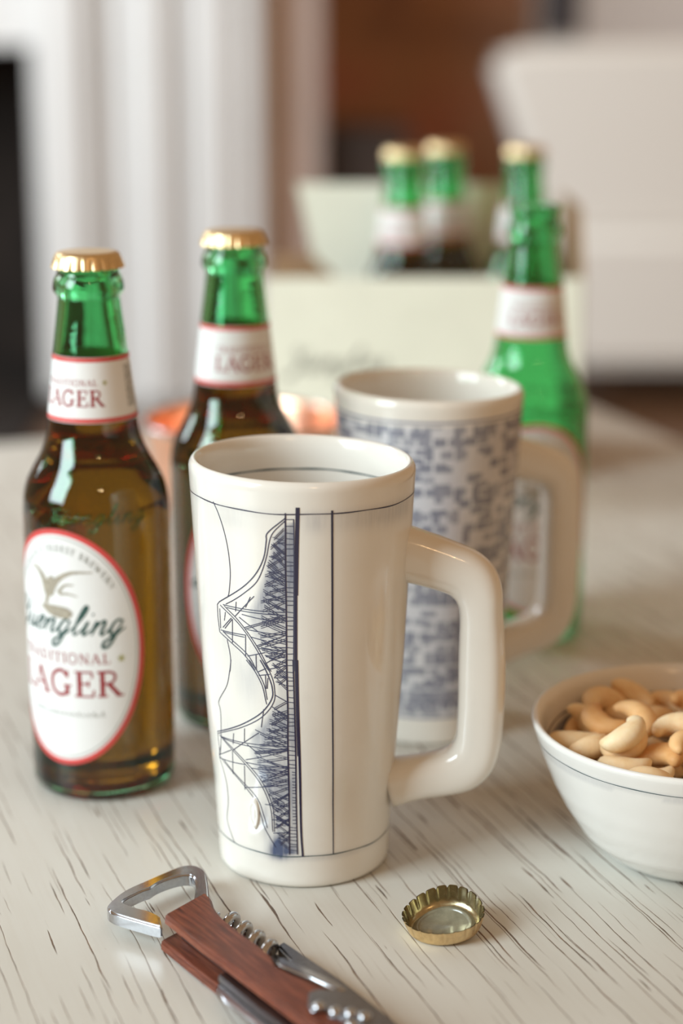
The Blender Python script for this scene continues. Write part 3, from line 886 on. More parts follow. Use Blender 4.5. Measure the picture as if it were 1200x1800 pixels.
# ================================================================ BOTTLES
BO = [(0.0, 4.0), (15, 3.2), (23, 0.6), (26, 0.0), (28.6, 1.2), (30.0, 4.2), (30.4, 9), (30.5, 45), (30.55, 100), (30.5, 119), (30.2, 125), (29.4, 130), (27.9, 134.5), (25.6, 139),
      (23.0, 143.6), (20.9, 148), (19.4, 153), (18.5, 159), (17.6, 168), (16.5, 177), (15.5, 186), (14.5, 194), (13.6, 201), (12.9, 207), (12.7, 209.6), (13.6, 211.2), (14.4, 212.6), (14.45, 214.0),
      (14.1, 216.2), (13.4, 218.0), (12.7, 219.2), (12.5, 221.5), (13.0, 223), (13.2, 225), (12.6, 226.8), (11.2, 227.4)]
BI = [(10.0, 226.8), (9.6, 222), (9.6, 212), (10.2, 204), (11.6, 194), (12.8, 186), (13.9, 177), (15.0, 168), (15.9, 159), (16.8, 153), (18.3, 148), (20.4, 143.6), (23.0, 139), (25.3, 134.5),
      (26.8, 130), (27.6, 125), (27.9, 119), (27.9, 60), (27.9, 12), (27.0, 8.5), (23.0, 6.6), (12, 7.6), (0.0, 8.4)]
def smooth_prof(pr, n=4): return [(max(0.0, float(p[0])), float(p[1])) for p in catmull(pr, n)]
def out_r(zm):
    zs = [p[1] for p in BO[4:]]; rs = [p[0] for p in BO[4:]]
    return float(np.interp(zm, zs, rs))
def bottle_shell(fill):
    """outer wall and the dry part of the inside wall; below the fill line the beer itself is the inside"""
    o = [(r / 1000, z / 1000) for r, z in smooth_prof(BO, 4)]
    i = smooth_prof(BI, 4)
    if fill:
        rf = float(np.interp(fill, [p[1] for p in reversed(BI)], [p[0] for p in reversed(BI)]))
        i = [p for p in i if p[1] > fill] + [(rf + 0.1, fill - 0.1)]
    i = [(r / 1000, z / 1000) for r, z in i]
    V, F = lathe(o + i, 96)
    return V, F, 96 * (len(o) - 1)
def beer_body(fill):
    up = [p for p in reversed(BI) if p[1] < fill]
    rf = float(np.interp(fill, [p[1] for p in reversed(BI)], [p[0] for p in reversed(BI)]))
    pr = [(p[0], p[1] - (0.15 if p[1] < 9 else 0)) for p in up] + [(rf, fill)]
    pr = smooth_prof(pr, 3)
    pr = [((r + 0.12 if r > 0.5 else 0.0) / 1000, z / 1000) for r, z in pr]
    pr += [((rf - 1.5) / 1000, (fill - .35) / 1000), (0.0, (fill - .4) / 1000)]
    return lathe(pr, 96)
def crown(amp=0.55, inner=False, n=21):
    """pressed cap with its pleated skirt; z = 0 at the hem"""
    d = -0.32 if inner else 0.0
    rows = [(0.0, 6.35), (5.0, 6.35), (10.0, 6.25), (11.8, 6.05), (12.7, 5.6), (13.15, 4.9)]
    V, F, rings = [], [], []
    seg = n * 8
    rows = [(max(0, r + d), z + d) for r, z in rows]
    for r, z in rows:
        if r == 0: rings.append([len(V)]); V.append((0, 0, z / 1000)); continue
        b = len(V)
        for i in range(seg):
            a = 2 * PI * i / seg
            V.append((r * math.cos(a) / 1000, r * math.sin(a) / 1000, z / 1000))
        rings.append(list(range(b, b + seg)))
    for k in range(1, 8):
        t = k / 7
        b = len(V)
        for i in range(seg):
            a = 2 * PI * i / seg
            w = 1 - 2.2 * max(0.0, math.cos(n * a)) ** 5
            r = 13.2 + 1.15 * t + amp * 1.25 * (t ** 0.8) * w + d
            z = 4.7 * (1 - t) - (0.15 * t * w)
            V.append((r * math.cos(a) / 1000, r * math.sin(a) / 1000, z / 1000))
        rings.append(list(range(b, b + seg)))
    for A, B in zip(rings[:-1], rings[1:]):
        for i in range(seg):
            j = (i + 1) % seg
            F.append((A[0], B[i], B[j]) if len(A) == 1 else (A[i], B[i], B[j], A[j]))
    return V, F
def on_bottle(off):
    def fn(u, v):
        r = (out_r(v) + off) / 1000
        a = u / 30.5
        return (r * math.sin(a), -r * math.cos(a), v / 1000)
    return fn
def on_neck(off):
    def fn(u, v):                                          # u measured at neck radius 16.8
        r = (out_r(v) + off) / 1000
        a = u / 16.8
        return (r * math.sin(a), -r * math.cos(a), v / 1000)
    return fn
def oval_patch(ru, rv, cv, fn, seg=96, rows=14):
    V, F = [fn(0, cv)], []
    for k in range(1, rows + 1):
        for i in range(seg):
            t = 2 * PI * i / seg
            V.append(fn(ru * k / rows * math.sin(t), cv + rv * k / rows * math.cos(t)))
    for i in range(seg):
        F.append((0, 1 + (i + 1) % seg, 1 + i))
    for k in range(rows - 1):
        for i in range(seg):
            a, b = 1 + k * seg + i, 1 + k * seg + (i + 1) % seg
            F.append((a, b, b + seg, a + seg))
    return V, F

def make_bottle(loc, rz, label, fill=163, capped=True, group=None, detail=True):
    root = empty('beer_bottle', loc, rz)
    tag(root, label, 'beer bottle', group)
    V, F, n_out = bottle_shell(fill)
    g = mesh('glass', V, F, M['glass'], root)
    g.data.materials.append(M['glass_in'])
    for q in g.data.polygons:
        if q.index >= n_out: q.material_index = 1
    if fill:
        V, F = beer_body(fill)
        mesh('beer', V, F, M['beer'], root)
    if capped:
        V, F = crown()
        c = mesh('cap', V, F, M['cap'], root)
        c.location = (0, 0, 0.2219)
        c['label'] = 'gold pleated crown cap'
    if detail:                                             # script moulded into the shoulder
        EV, EF = [], []
        u = -width_of('Yuengling', SCRIPT, 0.05) / 2
        for chx in 'Yuengling':
            for st_ in SCRIPT[chx][1]:
                q = catmull(st_, 4)
                path = [on_bottle(-0.20)((u + p_[0] + .35 * p_[1]) * 5.4, 121.2 + p_[1] * 4.2) for p_ in q]
                tv, tf = tube(path, 0.00032, 6)
                b0 = len(EV); EV += tv; EF += [tuple(i_ + b0 for i_ in f_) for f_ in tf]
            u += SCRIPT[chx][0] + 0.05
        em = mesh('embossed_lettering', EV, EF, M['glass'], root, True, 'stuff')
        em.rotation_euler = (0, 0, R(30))
    # ---- body label
    f0, f1, f2 = on_bottle(0.16), on_bottle(0.24), on_bottle(0.32)
    CV = 68.0
    V, F = oval_patch(36.0, 51.0, CV, f0)
    lab = mesh('front_label', V, F, M['paper'], root, False)
    lab['label'] = 'white oval paper label with red border'
    p = Pen()
    p.line([(34.9 * math.sin(2 * PI * i / 120), CV + 49.9 * math.cos(2 * PI * i / 120)) for i in range(121)], 2.2, f1)
    p.build('border', M['red'], lab)
    p = Pen(); p.line([(32.6 * math.sin(2 * PI * i / 120), CV + 47.4 * math.cos(2 * PI * i / 120)) for i in range(121)], 0.3, f1)
    p.build('inner_ring', M['grey_ink'], lab)
    p = Pen(); write(p, 'LAGER', SERIF, 0, 47.6, 11.2, f1, gap=0.05); p.build('lager_lettering', M['maroon'], lab)
    p = Pen(); write(p, 'TRADITIONAL', SERIF, -1.5, 62.0, 4.4, f1, gap=0.14, bold=0.9); p.build('traditional_lettering', M['maroon'], lab)
    p = Pen(); write(p, 'Yuengling', SCRIPT, -1.5, 74.5, 6.4, f1, gap=0.0, slant=0.38, script=True, pw=0.17, sx=1.12); p.build('script_lettering', M['script'], lab)
    if detail:
        def arch(lx, ly):
            t = lx / 36.0
            return ((29.5 + (ly - 1.4) * .9) * math.sin(t), CV + (43.0 + (ly - 1.4)) * math.cos(t))
        p = Pen(); write(p, "AMERICA'S OLDEST BREWERY", SERIF, 0, 0, 2.7, f1, gap=0.22, bold=0.9, path=arch); p.build('arched_lettering', M['grey_ink'], lab)
        p = Pen()
        # a line of fine script, unreadable in the photograph
        u = -17.0
        while u < 19:
            h = rng.uniform(1.0, 2.2)
            p.line([(u, 39), (u + .5, 39 + h), (u + .9, 39.2), (u + 1.4, 39)], 0.28, f1, smooth=4)
            u += rng.uniform(1.4, 2.4)
        p.build('fine_lettering', M['grey_ink'], lab)
        # eagle on its perch
        p = Pen()
        ex = -2.5
        p.line([(ex - 12.5, 101.5), (ex - 9, 101.2), (ex - 5.8, 98.5), (ex - 4.0, 95), (ex - 2.5, 91.5)], lambda t: 0.5 + 4.2 * t, f1, smooth=5)
        p.line([(ex + 17.5, 101.4), (ex + 9, 101.0), (ex + 3.5, 98.4), (ex + 0.2, 95.0), (ex - 2.0, 91.0)], lambda t: 0.5 + 3.6 * t, f1, smooth=5)
        p.line([(ex + 1.0, 97.8), (ex - 0.8, 95.5), (ex - 2.6, 91.0), (ex - 4.0, 86.5)], lambda t: 1.8 + 3.4 * math.sin(PI * min(1, t + .2)), f2, smooth=5)
        p.line([(ex + 2.4, 92.0), (ex + 5.5, 95.4), (ex + 9.5, 95.8)], lambda t: 1.6 - 1.1 * t, f1, smooth=5)
        p.line([(ex + 3.0, 91.6), (ex + 7.0, 91.9), (ex + 11, 91.0)], lambda t: 1.3 - 0.9 * t, f1, smooth=5)
        p.line([(ex - 6.5, 85.6), (ex - 1, 84.2), (ex + 6, 83.6), (ex + 8.6, 83.8)], lambda t: 1.2 + 4.0 * math.sin(PI * t), f2, smooth=5)
        p.build('eagle_emblem', M['eagle'], lab)
        p = Pen()
        for k in range(5):
            t = 2 * PI * k / 5
            p.line([(25.6, 64.0), (25.6 + 1.9 * math.sin(t), 64.0 + 1.9 * math.cos(t))], lambda t: 1.2 * (1 - t) + .1, f1, step=.4)
        p.build('star', M['star'], lab)
    # ---- neck label
    g0, g1 = on_neck(0.16), on_neck(0.24)
    V, F = [], []
    n, zr = 96, [160.5, 164, 168, 172, 176, 180, 184, 187]
    for zz in zr:
        for i in range(n): V.append(g0(16.8 * 2 * PI * i / n, zz))
    for k in range(len(zr) - 1):
        for i in range(n):
            j = (i + 1) % n
            F.append((k * n + i, k * n + j, (k + 1) * n + j, (k + 1) * n + i))
    nl = mesh('neck_label', V, F, M['paper'], root, True)
    nl['label'] = 'white paper neck band edged in red'
    full = [16.8 * (2 * PI * i / 96 - PI) for i in range(97)]
    for nm, zz in (('red_stripe', 186.0), ('red_stripe', 161.6)):
        p = Pen(); p.line([(u, zz) for u in full], 1.7, g1); p.build(nm, M['red'], nl)
    p = Pen(); write(p, 'LAGER', SERIF, 0, 167.3, 6.6, g1, gap=0.04, sx=0.94); p.build('lager_lettering', M['maroon'], nl)
    if detail:
        p = Pen(); write(p, 'TRADITIONAL', SERIF, -0.8, 175.6, 2.5, g1, gap=0.12, bold=.85); p.build('traditional_lettering', M['maroon'], nl)
        p = Pen()
        for k in range(5):
            t = 2 * PI * k / 5
            p.line([(14.8, 176.8), (14.8 + 1.2 * math.sin(t), 176.8 + 1.2 * math.cos(t))], lambda t: .8 * (1 - t) + .1, g1, step=.4)
        p.build('star', M['star'], nl)
        p = Pen()                                          # block of fine print turned on its side
        for k in range(4):
            v = 166.0
            while v < 182:
                dv = rng.uniform(.8, 2.2)
                p.line([(25.8 + k * 1.6, v), (25.8 + k * 1.6, v + dv)], 0.9, g1, step=.5)
                v += dv + rng.uniform(.3, .7)
        p.build('fine_print', M['grey_ink'], nl)
    return root

b1 = make_bottle((-0.1028, 0.7615, 0), R(-25), 'capped green beer bottle with white oval label, leftmost and nearest the camera')
b2 = make_bottle((-0.0480, 0.8400, 0), R(20), 'capped full beer bottle directly behind the bridge mug')
b3 = make_bottle((0.0985, 0.9650, 0), R(2), 'open empty green beer bottle behind the blue patterned mug', fill=0, capped=False)
BGRP = 'bottles in the cardboard carrier'
make_bottle((0.0445, 1.350, 0.0015), R(-30), 'capped beer bottle in the carrier, left of its pair', detail=False, group=BGRP)
make_bottle((0.0770, 1.408, 0.0015), R(15), 'capped beer bottle in the carrier, right of its pair', detail=False, group=BGRP)
make_bottle((0.1325, 1.372, 0.0015), R(-20), 'capped beer bottle in the carrier right behind the open empty bottle', detail=False, fill=0, group=BGRP)
# ================================================================ CARRIER
cr = tag(empty('bottle_carrier', (0, 0, 0)), 'pale green cardboard bottle carrier at the far end of the table', 'carrier')
CX0, CX1, CY0, CY1 = -0.053, 0.168, 1.305, 1.448
box('bottom', CX0, CX1, CY0, CY1, 0.0, 0.0012, M['kraft'], cr)
fp = box('front_panel', CX0, CX1, CY0 - 0.0012, CY0, 0.0, 0.144, M['card'], cr)
p = Pen(); write(p, 'Yuengling', SCRIPT, -3, 78, 8.5, lambda u, v: (u / 1000, CY0 - 0.0015, v / 1000), gap=0.0, slant=0.38, script=True, pw=0.14, sx=1.05)
p.build('script_lettering', M['grey_ink'], fp)
prism('handle_panel', [(-0.034, 0.197), (0.128, 0.197), (0.128, 0.0), (-0.004, 0.0), (-0.006, 0.128), (-0.022, 0.142)], CY1 - 0.0062, CY1 - 0.005, M['card'], cr, plane='xz')
prism('side_panel', [(CY0, 0.0), (CY1, 0.0), (CY1, 0.115), (CY0, 0.144)], 0, 0.0012, M['kraft'], cr, plane='xy').matrix_local = Matrix(((0, 0, 1, CX0), (1, 0, 0, 0), (0, 1, 0, 0), (0, 0, 0, 1)))
prism('side_panel', [(CY0, 0.0), (CY1, 0.0), (CY1, 0.190), (CY0 + 0.03, 0.190), (CY0, 0.144)], 0, 0.0012, M['kraft'], cr, plane='xy').matrix_local = Matrix(((0, 0, 1, CX1), (1, 0, 0, 0), (0, 1, 0, 0), (0, 0, 0, 1)))
box('back_panel', CX0, CX1, CY1 - 0.0012, CY1, 0.0, 0.143, M['kraft'], cr)

# ================================================================ COPPER BOWL
cb = tag(empty('copper_bowl', (-0.0585, 1.085, 0)), 'shiny copper bowl behind the second capped bottle', 'bowl')
CBP = [(0.0, .0015), (.022, .0015), (.024, 0.0), (.027, 0.0), (.029, .003), (.033, .012), (.043, .035), (.051, .06), (.056, .09), (.0575, .103), (.0590, .1045), (.0585, .1055), (.0565, .1045), (.0545, .09), (.0495, .06), (.0415, .036), (.030, .014), (0.0, .011)]
V, F = lathe([(max(0, float(p[0])), float(p[1]) * .86) for p in catmull(CBP, 4)], 80)
mesh('bowl_body', V, F, M['copper'], cb)
V, F = tube([(0.0588 * math.cos(2 * PI * i / 80), 0.0588 * math.sin(2 * PI * i / 80), 0.0902) for i in range(81)], 0.0016, 8)
mesh('rolled_rim', V, F, M['steel'], cb)

# ================================================================ NUT BOWL
NB = (0.1372, 0.6840, 0.0)
nb = tag(empty('ceramic_bowl', NB), 'small white ceramic bowl with a thin blue line, full of cashews', 'bowl')
BZ = [0, .0005, .004, .0117, .022, .031, .042, .050, .057]
BR = [.026, .029, .0345, .0430, .0498, .0545, .0590, .0618, .0642]
def bowl_pt(a, z, off=0.0):
    r = float(np.interp(z, BZ, BR)) * (1 + 0.006 * math.cos(2 * a + .5) * z / .057) + off
    return (r * math.sin(a), -r * math.cos(a), z)
seg = 200
V, F, wash, rings = [], [], [], []
def bring(fn, w=None):
    rings.append(len(V))
    for i in range(seg):
        a = -PI + 2 * PI * i / seg
        V.append(fn(a)); wash.append(w(a) if w else 0.0)
bring(lambda a: (0.02 * math.sin(a), -0.02 * math.cos(a), 0.001))
bring(lambda a: bowl_pt(a, 0.0, -0.001))
for z in [p[0] for p in catmull([(x,) for x in np.linspace(0.0006, 0.0545, 30)], 1)]:
    z = float(z)
    def w(a, z=z):
        line = 0.047 + 0.0004 * math.sin(9 * a) - 0.0018 * max(0, math.sin(4.3 * a + 1.2)) ** 2
        d = 0.16 if line < z < 0.0495 else 0.0
        ad = math.degrees(a)
        if -4.5 < ad < 22 and 0.013 < z < 0.046: d += 0.28
        return d
    bring(lambda a, z=z: bowl_pt(a, z), w)
for dz, off in ((.0012, -.0002), (.0004, -.0009), (0, -.0017), (.0004, -.0026), (.0014, -.0032)):
    bring(lambda a, dz=dz, off=off: bowl_pt(a, .057 - dz, off))
for z in np.linspace(.0545, .006, 28):
    bring(lambda a, z=z: bowl_pt(a, z, -.0036), lambda a, z=z: (0.62 + .25 * math.sin(5 * a)) if z < .0445 else (0.12 if z < .047 else 0.0))
bring(lambda a: (0.02 * math.sin(a), -0.02 * math.cos(a), 0.0050))
for A, B in zip(rings[:-1], rings[1:]):
    for i in range(seg):
        j = (i + 1) % seg
        F.append((A + i, A + j, B + j, B + i))
F.append(tuple(reversed([rings[0] + i for i in range(seg)]))); F.append(tuple(rings[-1] + i for i in range(seg)))
bo = mesh('body', V, F, M['bowl'], nb)
bo.data.attributes.new('wash', 'FLOAT', 'POINT').data.foreach_set('value', wash)
pp = Pen(); around(pp, .0495, .00035, lambda a, z: bowl_pt(a, z, .00012), wob=.00016); pp.build('outside_line', M['ink_teal'], nb)
pp = Pen(); around(pp, .0465, .0006, lambda a, z: bowl_pt(a, z, -.0037), wob=.0002); pp.build('inside_line', M['ink'], nb)
ob = lambda u, v: bowl_pt(u / 58, v / 1000, .00014)
pp = Pen()
pp.line([(R(-4.0) * 58, 48), (R(-4.6) * 58, 30), (R(-5.4) * 58, 11.5)], .55, ob, smooth=4)
pp.line([(R(-6.8) * 58, 11.8), (R(24) * 58, 11.8)], .4, ob)
pp.line([(R(21) * 58, 48), (R(22) * 58, 11.5)], .45, ob, smooth=4)
for k in range(7):
    pp.line([(R(1 + 3 * k) * 58, 14), (R(2 + 3 * k) * 58, 30 + 10 * math.sin(k * 2.1))], .3, ob)
pp.build('house_drawing', M['ink'], nb, 'stuff')

# ---- cashews, dropped one after another into the bowl
def cashew_mesh(seed):
    r_ = np.random.default_rng(seed)
    n, sg = 18, 14
    span = R(r_.uniform(165, 205)); rad = r_.uniform(.0062, .0071)
    V, F = [], []
    for i in range(n + 1):
        t = i / n
        th = -span / 2 + span * t
        env = (math.sin(PI * min(1, max(0, t * .94 + .03)))) ** .42
        w = (.0035 + .0012 * math.sin(PI * t ** .8)) * env * (1.14 - .28 * t)
        cx, cy = rad * math.cos(th) , rad * 1.18 * math.sin(th)
        rd = Vector((math.cos(th), math.sin(th), 0))
        for k in range(sg):
            a = 2 * PI * k / sg
            e = 1 + .05 * math.sin(3 * a + seed) 
            q = Vector((cx, cy, 0)) + rd * (w * 1.05 * e * math.cos(a)) + Vector((0, 0, w * .92 * e * math.sin(a)))
            V.append(q)
    for i in range(n):
        for k in range(sg):
            j = (k + 1) % sg
            F.append((i * sg + k, i * sg + j, (i + 1) * sg + j, (i + 1) * sg + k))
    F.append(tuple(reversed(range(sg)))); F.append(tuple(n * sg + k for k in range(sg)))
    cen = sum((Vector(v) for v in V), Vector()) / len(V)
    V = [(Vector(v) - cen) * 1.04 for v in V]
    me = bpy.data.meshes.new('cashew')
    me.from_pydata([tuple(v) for v in V], [], F)
    me.update(); me.materials.append(M['cashew']); me.shade_smooth()
    return me, np.array([tuple(v) for v in V])
KIND = [cashew_mesh(s) for s in (3, 8, 15, 22, 31)]
G = 0.001; NG = 140
hx = (np.arange(NG) - NG / 2 + .5) * G
HXX, HYY = np.meshgrid(hx, hx, indexing='ij')
RR = np.hypot(HXX, HYY)
HM = np.interp(RR, [r - .0036 for r in BR] + [.0606], [z + .005 if i < 3 else z for i, z in enumerate(BZ)] + [.2])
HM[RR > .0600] = .2
def drop(x, y, rot, kind, label=None, sink=.0014, probe=False):
    me, P = KIND[kind]
    Q = P @ np.array(rot.to_matrix()).T
    ix = np.clip(((Q[:, 0] + x) / G + NG / 2).astype(int), 0, NG - 1)
    iy = np.clip(((Q[:, 1] + y) / G + NG / 2).astype(int), 0, NG - 1)
    if HM[ix, iy].max() > .15: return None
    low = Q[:, 2] < 0
    z = float(np.max(HM[ix[low], iy[low]] - Q[low, 2])) - sink
    if probe: return z
    up = Q[:, 2] >= 0
    np.maximum.at(HM, (ix[up], iy[up]), Q[up, 2] + z)
    k = np.array([(0, 0), (1, 0), (-1, 0), (0, 1), (0, -1)])
    for dx, dy in k[1:]:
        np.maximum.at(HM, (np.clip(ix[up] + dx, 0, NG - 1), np.clip(iy[up] + dy, 0, NG - 1)), Q[up, 2] + z - .0006)
    o = bpy.data.objects.new('cashew_nut', me)
    COL.objects.link(o)
    o.location = (NB[0] + x, NB[1] + y, z)
    o.rotation_euler = rot.to_euler()
    NUTS.append((o, ix, iy, up, Q[:, 2] + z, label))
    return o
from mathutils import Euler
NUTS = []
cr_ = np.random.default_rng(5)
def best(cands):
    """of several ways to lay a nut, take the lowest resting place"""
    ok = [(zz, c) for zz, c in ((drop(*c, probe=True), c) for c in cands) if zz is not None]
    return min(ok, key=lambda q: q[0])[1] if ok else None
for i in range(98):
    C = []
    for tr in range(14):
        rr, ph = .050 * math.sqrt(cr_.uniform(0, 1)), cr_.uniform(0, 2 * PI)
        C.append((rr * math.cos(ph), rr * math.sin(ph), Euler((cr_.uniform(-.5, .5), cr_.uniform(-.5, .5), cr_.uniform(0, 2 * PI))).to_quaternion(), int(cr_.integers(0, 5))))
    b = best(C)
    if b: drop(*b)
top = [  # x, y (world), tilt x, tilt y, spin, kind, label
 (.0915, .7080, .9, .3, 40, 0, 'olive brown cashew at the left inner wall of the bowl'),
 (.0880, .6900, .3, .5, 250, 1, None), (.1045, .7180, .5, -.6, 120, 2, None), (.1145, .7300, 1.2, .2, 80, 3, 'cashew standing on end at the back left of the heap'),
 (.1000, .6990, .2, .3, 215, 4, None), (.0950, .6790, .3, -.2, 330, 0, 'tan cashew lying along the near left rim of the bowl'), (.1240, .7130, .2, .2, 160, 1, None), (.1330, .7300, .3, .1, 20, 2, None),
 (.1020, .6680, .8, .1, 300, 3, None), (.1075, .6640, 1.0, .2, 285, 4, None), (.1400, .7220, .9, .3, 70, 0, None), (.1340, .7020, .2, .2, 190, 1, None),
 (.1310, .6640, .2, -.3, 140, 3, None), (.1130, .6900, .25, .15, 5, 2, 'large pale cashew curled in the middle of the heap'), (.1265, .6720, -.2, .2, 60, 4, 'curved pale cashew with its tip pointing at the near rim'),
 (.1480, .6900, .3, .3, 220, 0, None), (.1500, .7120, .2, .4, 320, 1, None), (.1450, .6650, .4, .1, 100, 2, None), (.1640, .6800, .2, .2, 10, 3, None), (.1620, .7050, .3, .2, 200, 4, None)]
for x, y, tx, ty, sp, kd, lb in top:
    C = []
    for tr in range(12):
        k = 1 - .012 * tr
        C.append(((x - NB[0]) * k + cr_.uniform(-.0025, .0025), (y - NB[1]) * k + cr_.uniform(-.0025, .0025),
                  Euler((tx * .5 + cr_.uniform(-.25, .25), ty * .5 + cr_.uniform(-.25, .25), R(sp + cr_.uniform(-25, 25)))).to_quaternion(), kd))
    b = best(C)
    if b: drop(*b, lb, .002)

LABELLED = {}
for o, ix, iy, up, zt, lb in NUTS:
    seen = int(np.sum(zt[up] > HM[ix[up], iy[up]] - .0004))
    if seen < 3:                                            # wholly buried under the others
        bpy.data.objects.remove(o); continue
    dx, dy = o.location.x - NB[0], o.location.y - NB[1]
    if not lb:
        ang = math.degrees(math.atan2(dx, -dy)) % 360
        side = ['near rim', 'near right of the bowl', 'right side of the bowl', 'far right of the bowl', 'far rim', 'far left of the bowl', 'left side of the bowl', 'near left of the bowl'][int((ang + 22.5) // 45) % 8]
        place = 'in the middle of the bowl' if math.hypot(dx, dy) < .022 else 'by the ' + side if 'rim' in side else 'at the ' + side
        lb = '%s cashew %s' % ('half-covered pale' if seen < 45 else 'uncovered pale', place)
    LABELLED.setdefault(lb, []).append(o)
ORD = ['first', 'second', 'third', 'fourth', 'fifth', 'sixth', 'seventh', 'eighth', 'ninth', 'tenth', 'eleventh', 'twelfth', 'thirteenth', 'fourteenth', 'fifteenth']
for lb, objs in LABELLED.items():
    objs.sort(key=lambda o: o.location.x / o.location.y)
    for k, o in enumerate(objs):
        tag(o, lb if len(objs) == 1 else '%s, %s of these from the left' % (lb, ORD[min(k, 14)]), 'cashew', 'cashews in the bowl')

# ================================================================ LOOSE CAP
lc = tag(empty('bottle_cap', (0.0372, 0.6180, 0.0)), 'bent gold bottle cap lying open side up on the table', 'bottle cap')
def bent(V):
    out = []
    for x, y, z in V:
        z = .00635 - z                                      # turned over
        y = -y
        u = (x * math.cos(R(58)) + y * math.sin(R(58)))     # across the crease left by the opener
        k = max(0.0, u - .001)
        z += k * k * 22.0
        s = 1 - k * 5.0 * z
        x -= math.cos(R(58)) * k * (z * 12)
        y -= math.sin(R(58)) * k * (z * 12)
        x, y = x * 1.02, y * 0.98
        out.append((x, y, z))
    return out
V, F = crown(.34)
cpr = mesh('shell', bent(V), F, M['cap'], lc)
V, F = crown(.34, True)
mesh('lining', bent(V), [tuple(reversed(f)) for f in F], M['cap_in'], lc)
V, F = lathe([(0, 5.3), (8.6, 5.3), (9.0, 5.15), (9.3, 4.7), (9.8, 4.7), (10.2, 5.1), (10.7, 5.3), (11.2, 5.6)], 72)
V = [(x / 1000, y / 1000, z / 1000) for x, y, z in [(a * 1000, b * 1000, c) for a, b, c in [(v[0] / 1000, v[1] / 1000, v[2]) for v in V]]]
mesh('liner', bent(V), F, M['liner'], lc)
mz = min(v.co.z for v in cpr.data.vertices)
tiltm = Euler((R(3), R(-5), R(10)))
lc.rotation_euler = tiltm
lc.location.z = -min((tiltm.to_matrix() @ v.co).z for v in cpr.data.vertices)

# ================================================================ CORKSCREW
ck = tag(empty('corkscrew', (-0.0562, 0.6118, 0.0), R(-55.05)), 'folding corkscrew and bottle opener with reddish wooden handle', 'corkscrew')
mm = lambda P: [(x / 1000, y / 1000) for x, y in P]
top_o = mm([(3.4, -10.3), (-3.4, 10.3), (-1.5, 11.0), (3, 9.8), (8, 7.6), (13, 6.2), (20, 5.4), (30, 5.1), (42, 5.2), (51, 4.6), (57, 2.2), (66, 4.0), (80, 8.0), (92, 6.5), (104, 3), (110, -4), (108, -9.5), (92, -10.3), (60, -10.6), (30, -10.7)])
low_o = mm([(2.6, -11.6), (-3.4, 9.6), (3, 9.4), (12, 6), (30, 5), (60, 5), (90, 7), (106, 2), (108, -9.5), (92, -11.6), (50, -12.0), (25, -12.0)])
up_s = prism('upper_scale', top_o, .0100, .0142, M['wood'], ck, .0011, 3)
prism('lower_scale', low_o, .0, .0042, M['wood'], ck, .0009, 3)
prism('steel_liner', mm([(6, -5), (6, 4.5), (104, 4), (104, -6)]), .0042, .0100, M['steel_dark'], ck, .0003)
# bottle opener loop: outer and inner outline bridged
outer = catmull([(4, -11.2), (-4, -15.2), (-15, -20.0), (-20, -20.2), (-24.5, -16.6), (-29.5, -8), (-32, 2), (-34.6, 14), (-35.2, 20), (-32.5, 24), (-27, 24.6), (-21, 22.2), (-8, 15.2), (0, 9.5)], 5)
inner = catmull([(-4.5, -7.4), (-9.8, -8.6), (-15, -11.2), (-20.8, -12.9), (-23.0, -10.8), (-25.4, -3), (-25.8, 1), (-27.6, 5), (-28.6, 11), (-28.0, 16.4), (-25.4, 18.2), (-20, 16.4), (-14.9, 13.4), (-5.5, 7.0)], 5)
bm = bmesh.new()
z0, z1 = .0046, .0096
rows = []
for P, zz in ((outer, z0), (outer, z1), (inner, z1), (inner, z0)):
    rows.append([bm.verts.new((p[0] / 1000, p[1] / 1000, zz)) for p in P])
n = len(outer)
for A, B in zip(rows, rows[1:] + rows[:1]):
    for i in range(n - 1): bm.faces.new((A[i], A[i + 1], B[i + 1], B[i]))
for i in (0, n - 1): bm.faces.new([r[i] for r in rows])
bmesh.ops.recalc_face_normals(bm, faces=bm.faces)
es = [e for e in bm.edges if len(e.link_faces) == 2 and e.calc_face_angle(0) > R(50)]
bmesh.ops.bevel(bm, geom=es, offset=.0008, segments=3, affect='EDGES')
me = bpy.data.meshes.new('opener_loop'); bm.to_mesh(me); bm.free()
lp = link('opener_loop', me, M['steel'], ck, True); me.set_sharp_from_angle(angle=R(40))
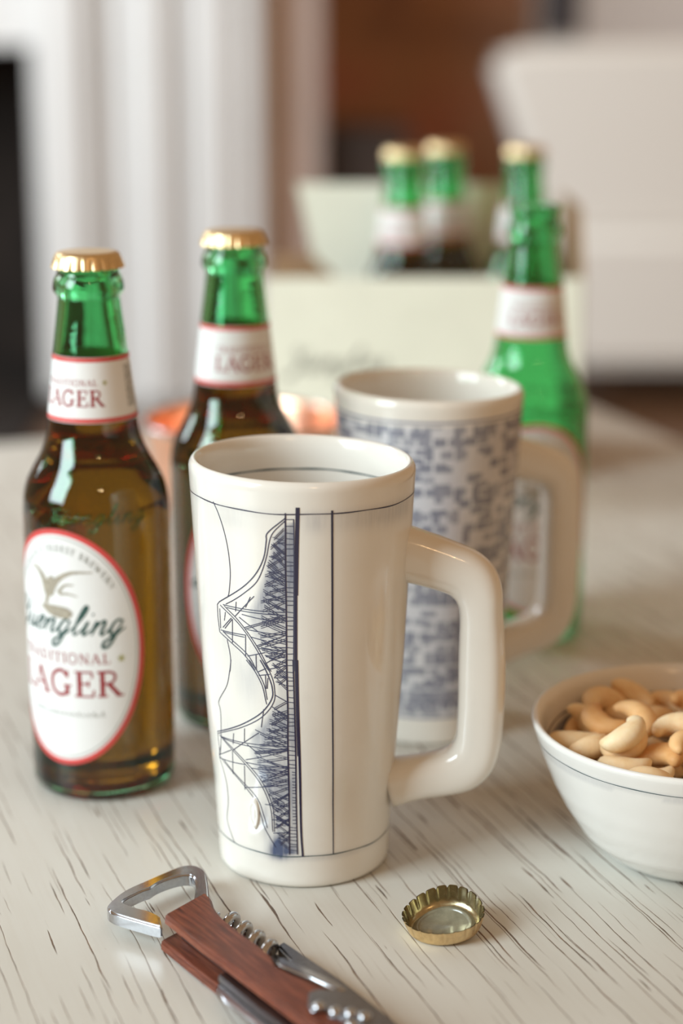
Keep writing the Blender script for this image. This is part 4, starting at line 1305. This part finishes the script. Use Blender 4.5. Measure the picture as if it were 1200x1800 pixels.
# worm
W = []
turns, pitch = 4.6, 8.4
for i in range(int(turns * 24) + 1):
    t = i / 24
    rr = 3.5 * min(1, .25 + t * 1.2)
    W.append(((0.5 + t * pitch) / 1000, (13.8 + rr * math.cos(2 * PI * t + 1.2)) / 1000, (5.2 + rr * math.sin(2 * PI * t + 1.2)) / 1000))
wr = [.0006 + .0010 * min(1, i / 20) for i in range(len(W))]
V, F = tube(W, wr, 10)
mesh('worm', V, F, M['steel'], ck)
V, F = tube([(38.5 / 1000, 13.6 / 1000, .0046), (62 / 1000, 11 / 1000, .0046)], .0019, 12)
mesh('worm_shank', V, F, M['steel_dark'], ck)
prism('lever', mm([(33, 21.0), (34, 17.5), (45, 15.5), (56, 9.5), (70, 10), (84, 8), (108, 8), (110, 14), (104, 20), (94, 21), (66, 22)]), .0010, .0072, M['steel_dark'], ck, .0008, 3)
prism('lever_edge', mm([(53.5, 4.4), (53.8, 7.0), (64.6, 9.6), (77.8, 12.4), (84, 12.6), (82, 8.6), (69.3, 6.0), (57.5, 2.9)]), .0072, .0145, M['steel'], ck, .0008, 3)
prism('bolster', mm([(79.5, 0.2), (80.2, 4.0), (84, 8.2), (89, 11.1), (98, 11.4), (105.5, 9.8), (111, 5.5), (112.5, -1), (109, -5.5), (104.5, -3.6), (102, -0.6), (98.6, -1.2), (96.2, -3.8), (93, -1.4), (90.2, -6.2), (86, -4.6)]), .0142, .0156, M['steel_dark'], ck, .0005, 3)
for x, y in ((90.0, -3.0), (95.6, -0.6), (103.4, 5.2), (105.2, -1.0), (99.2, 2.8)):
    V, F = lathe([(0, .0021), (.0012, .0019), (.0021, .0012), (.0025, 0.0), (0, 0)], 24)
    o = mesh('rivet', V, F, M['steel'], ck)
    o.location = (x / 1000, y / 1000, .0154)
prism('knife', mm([(43, -8), (44, -12.6), (48, -15.8), (56, -17.4), (70, -17.8), (90, -16.5), (98, -13), (98, -8)]), .0050, .0066, M['steel'], ck, .0004, 2)
prism('knife_spine', mm([(43, -7.5), (43.5, -12.4), (70, -13.2), (98, -12.0), (98, -7.5)]), .0066, .0092, M['steel_dark'], ck, .0004, 2)
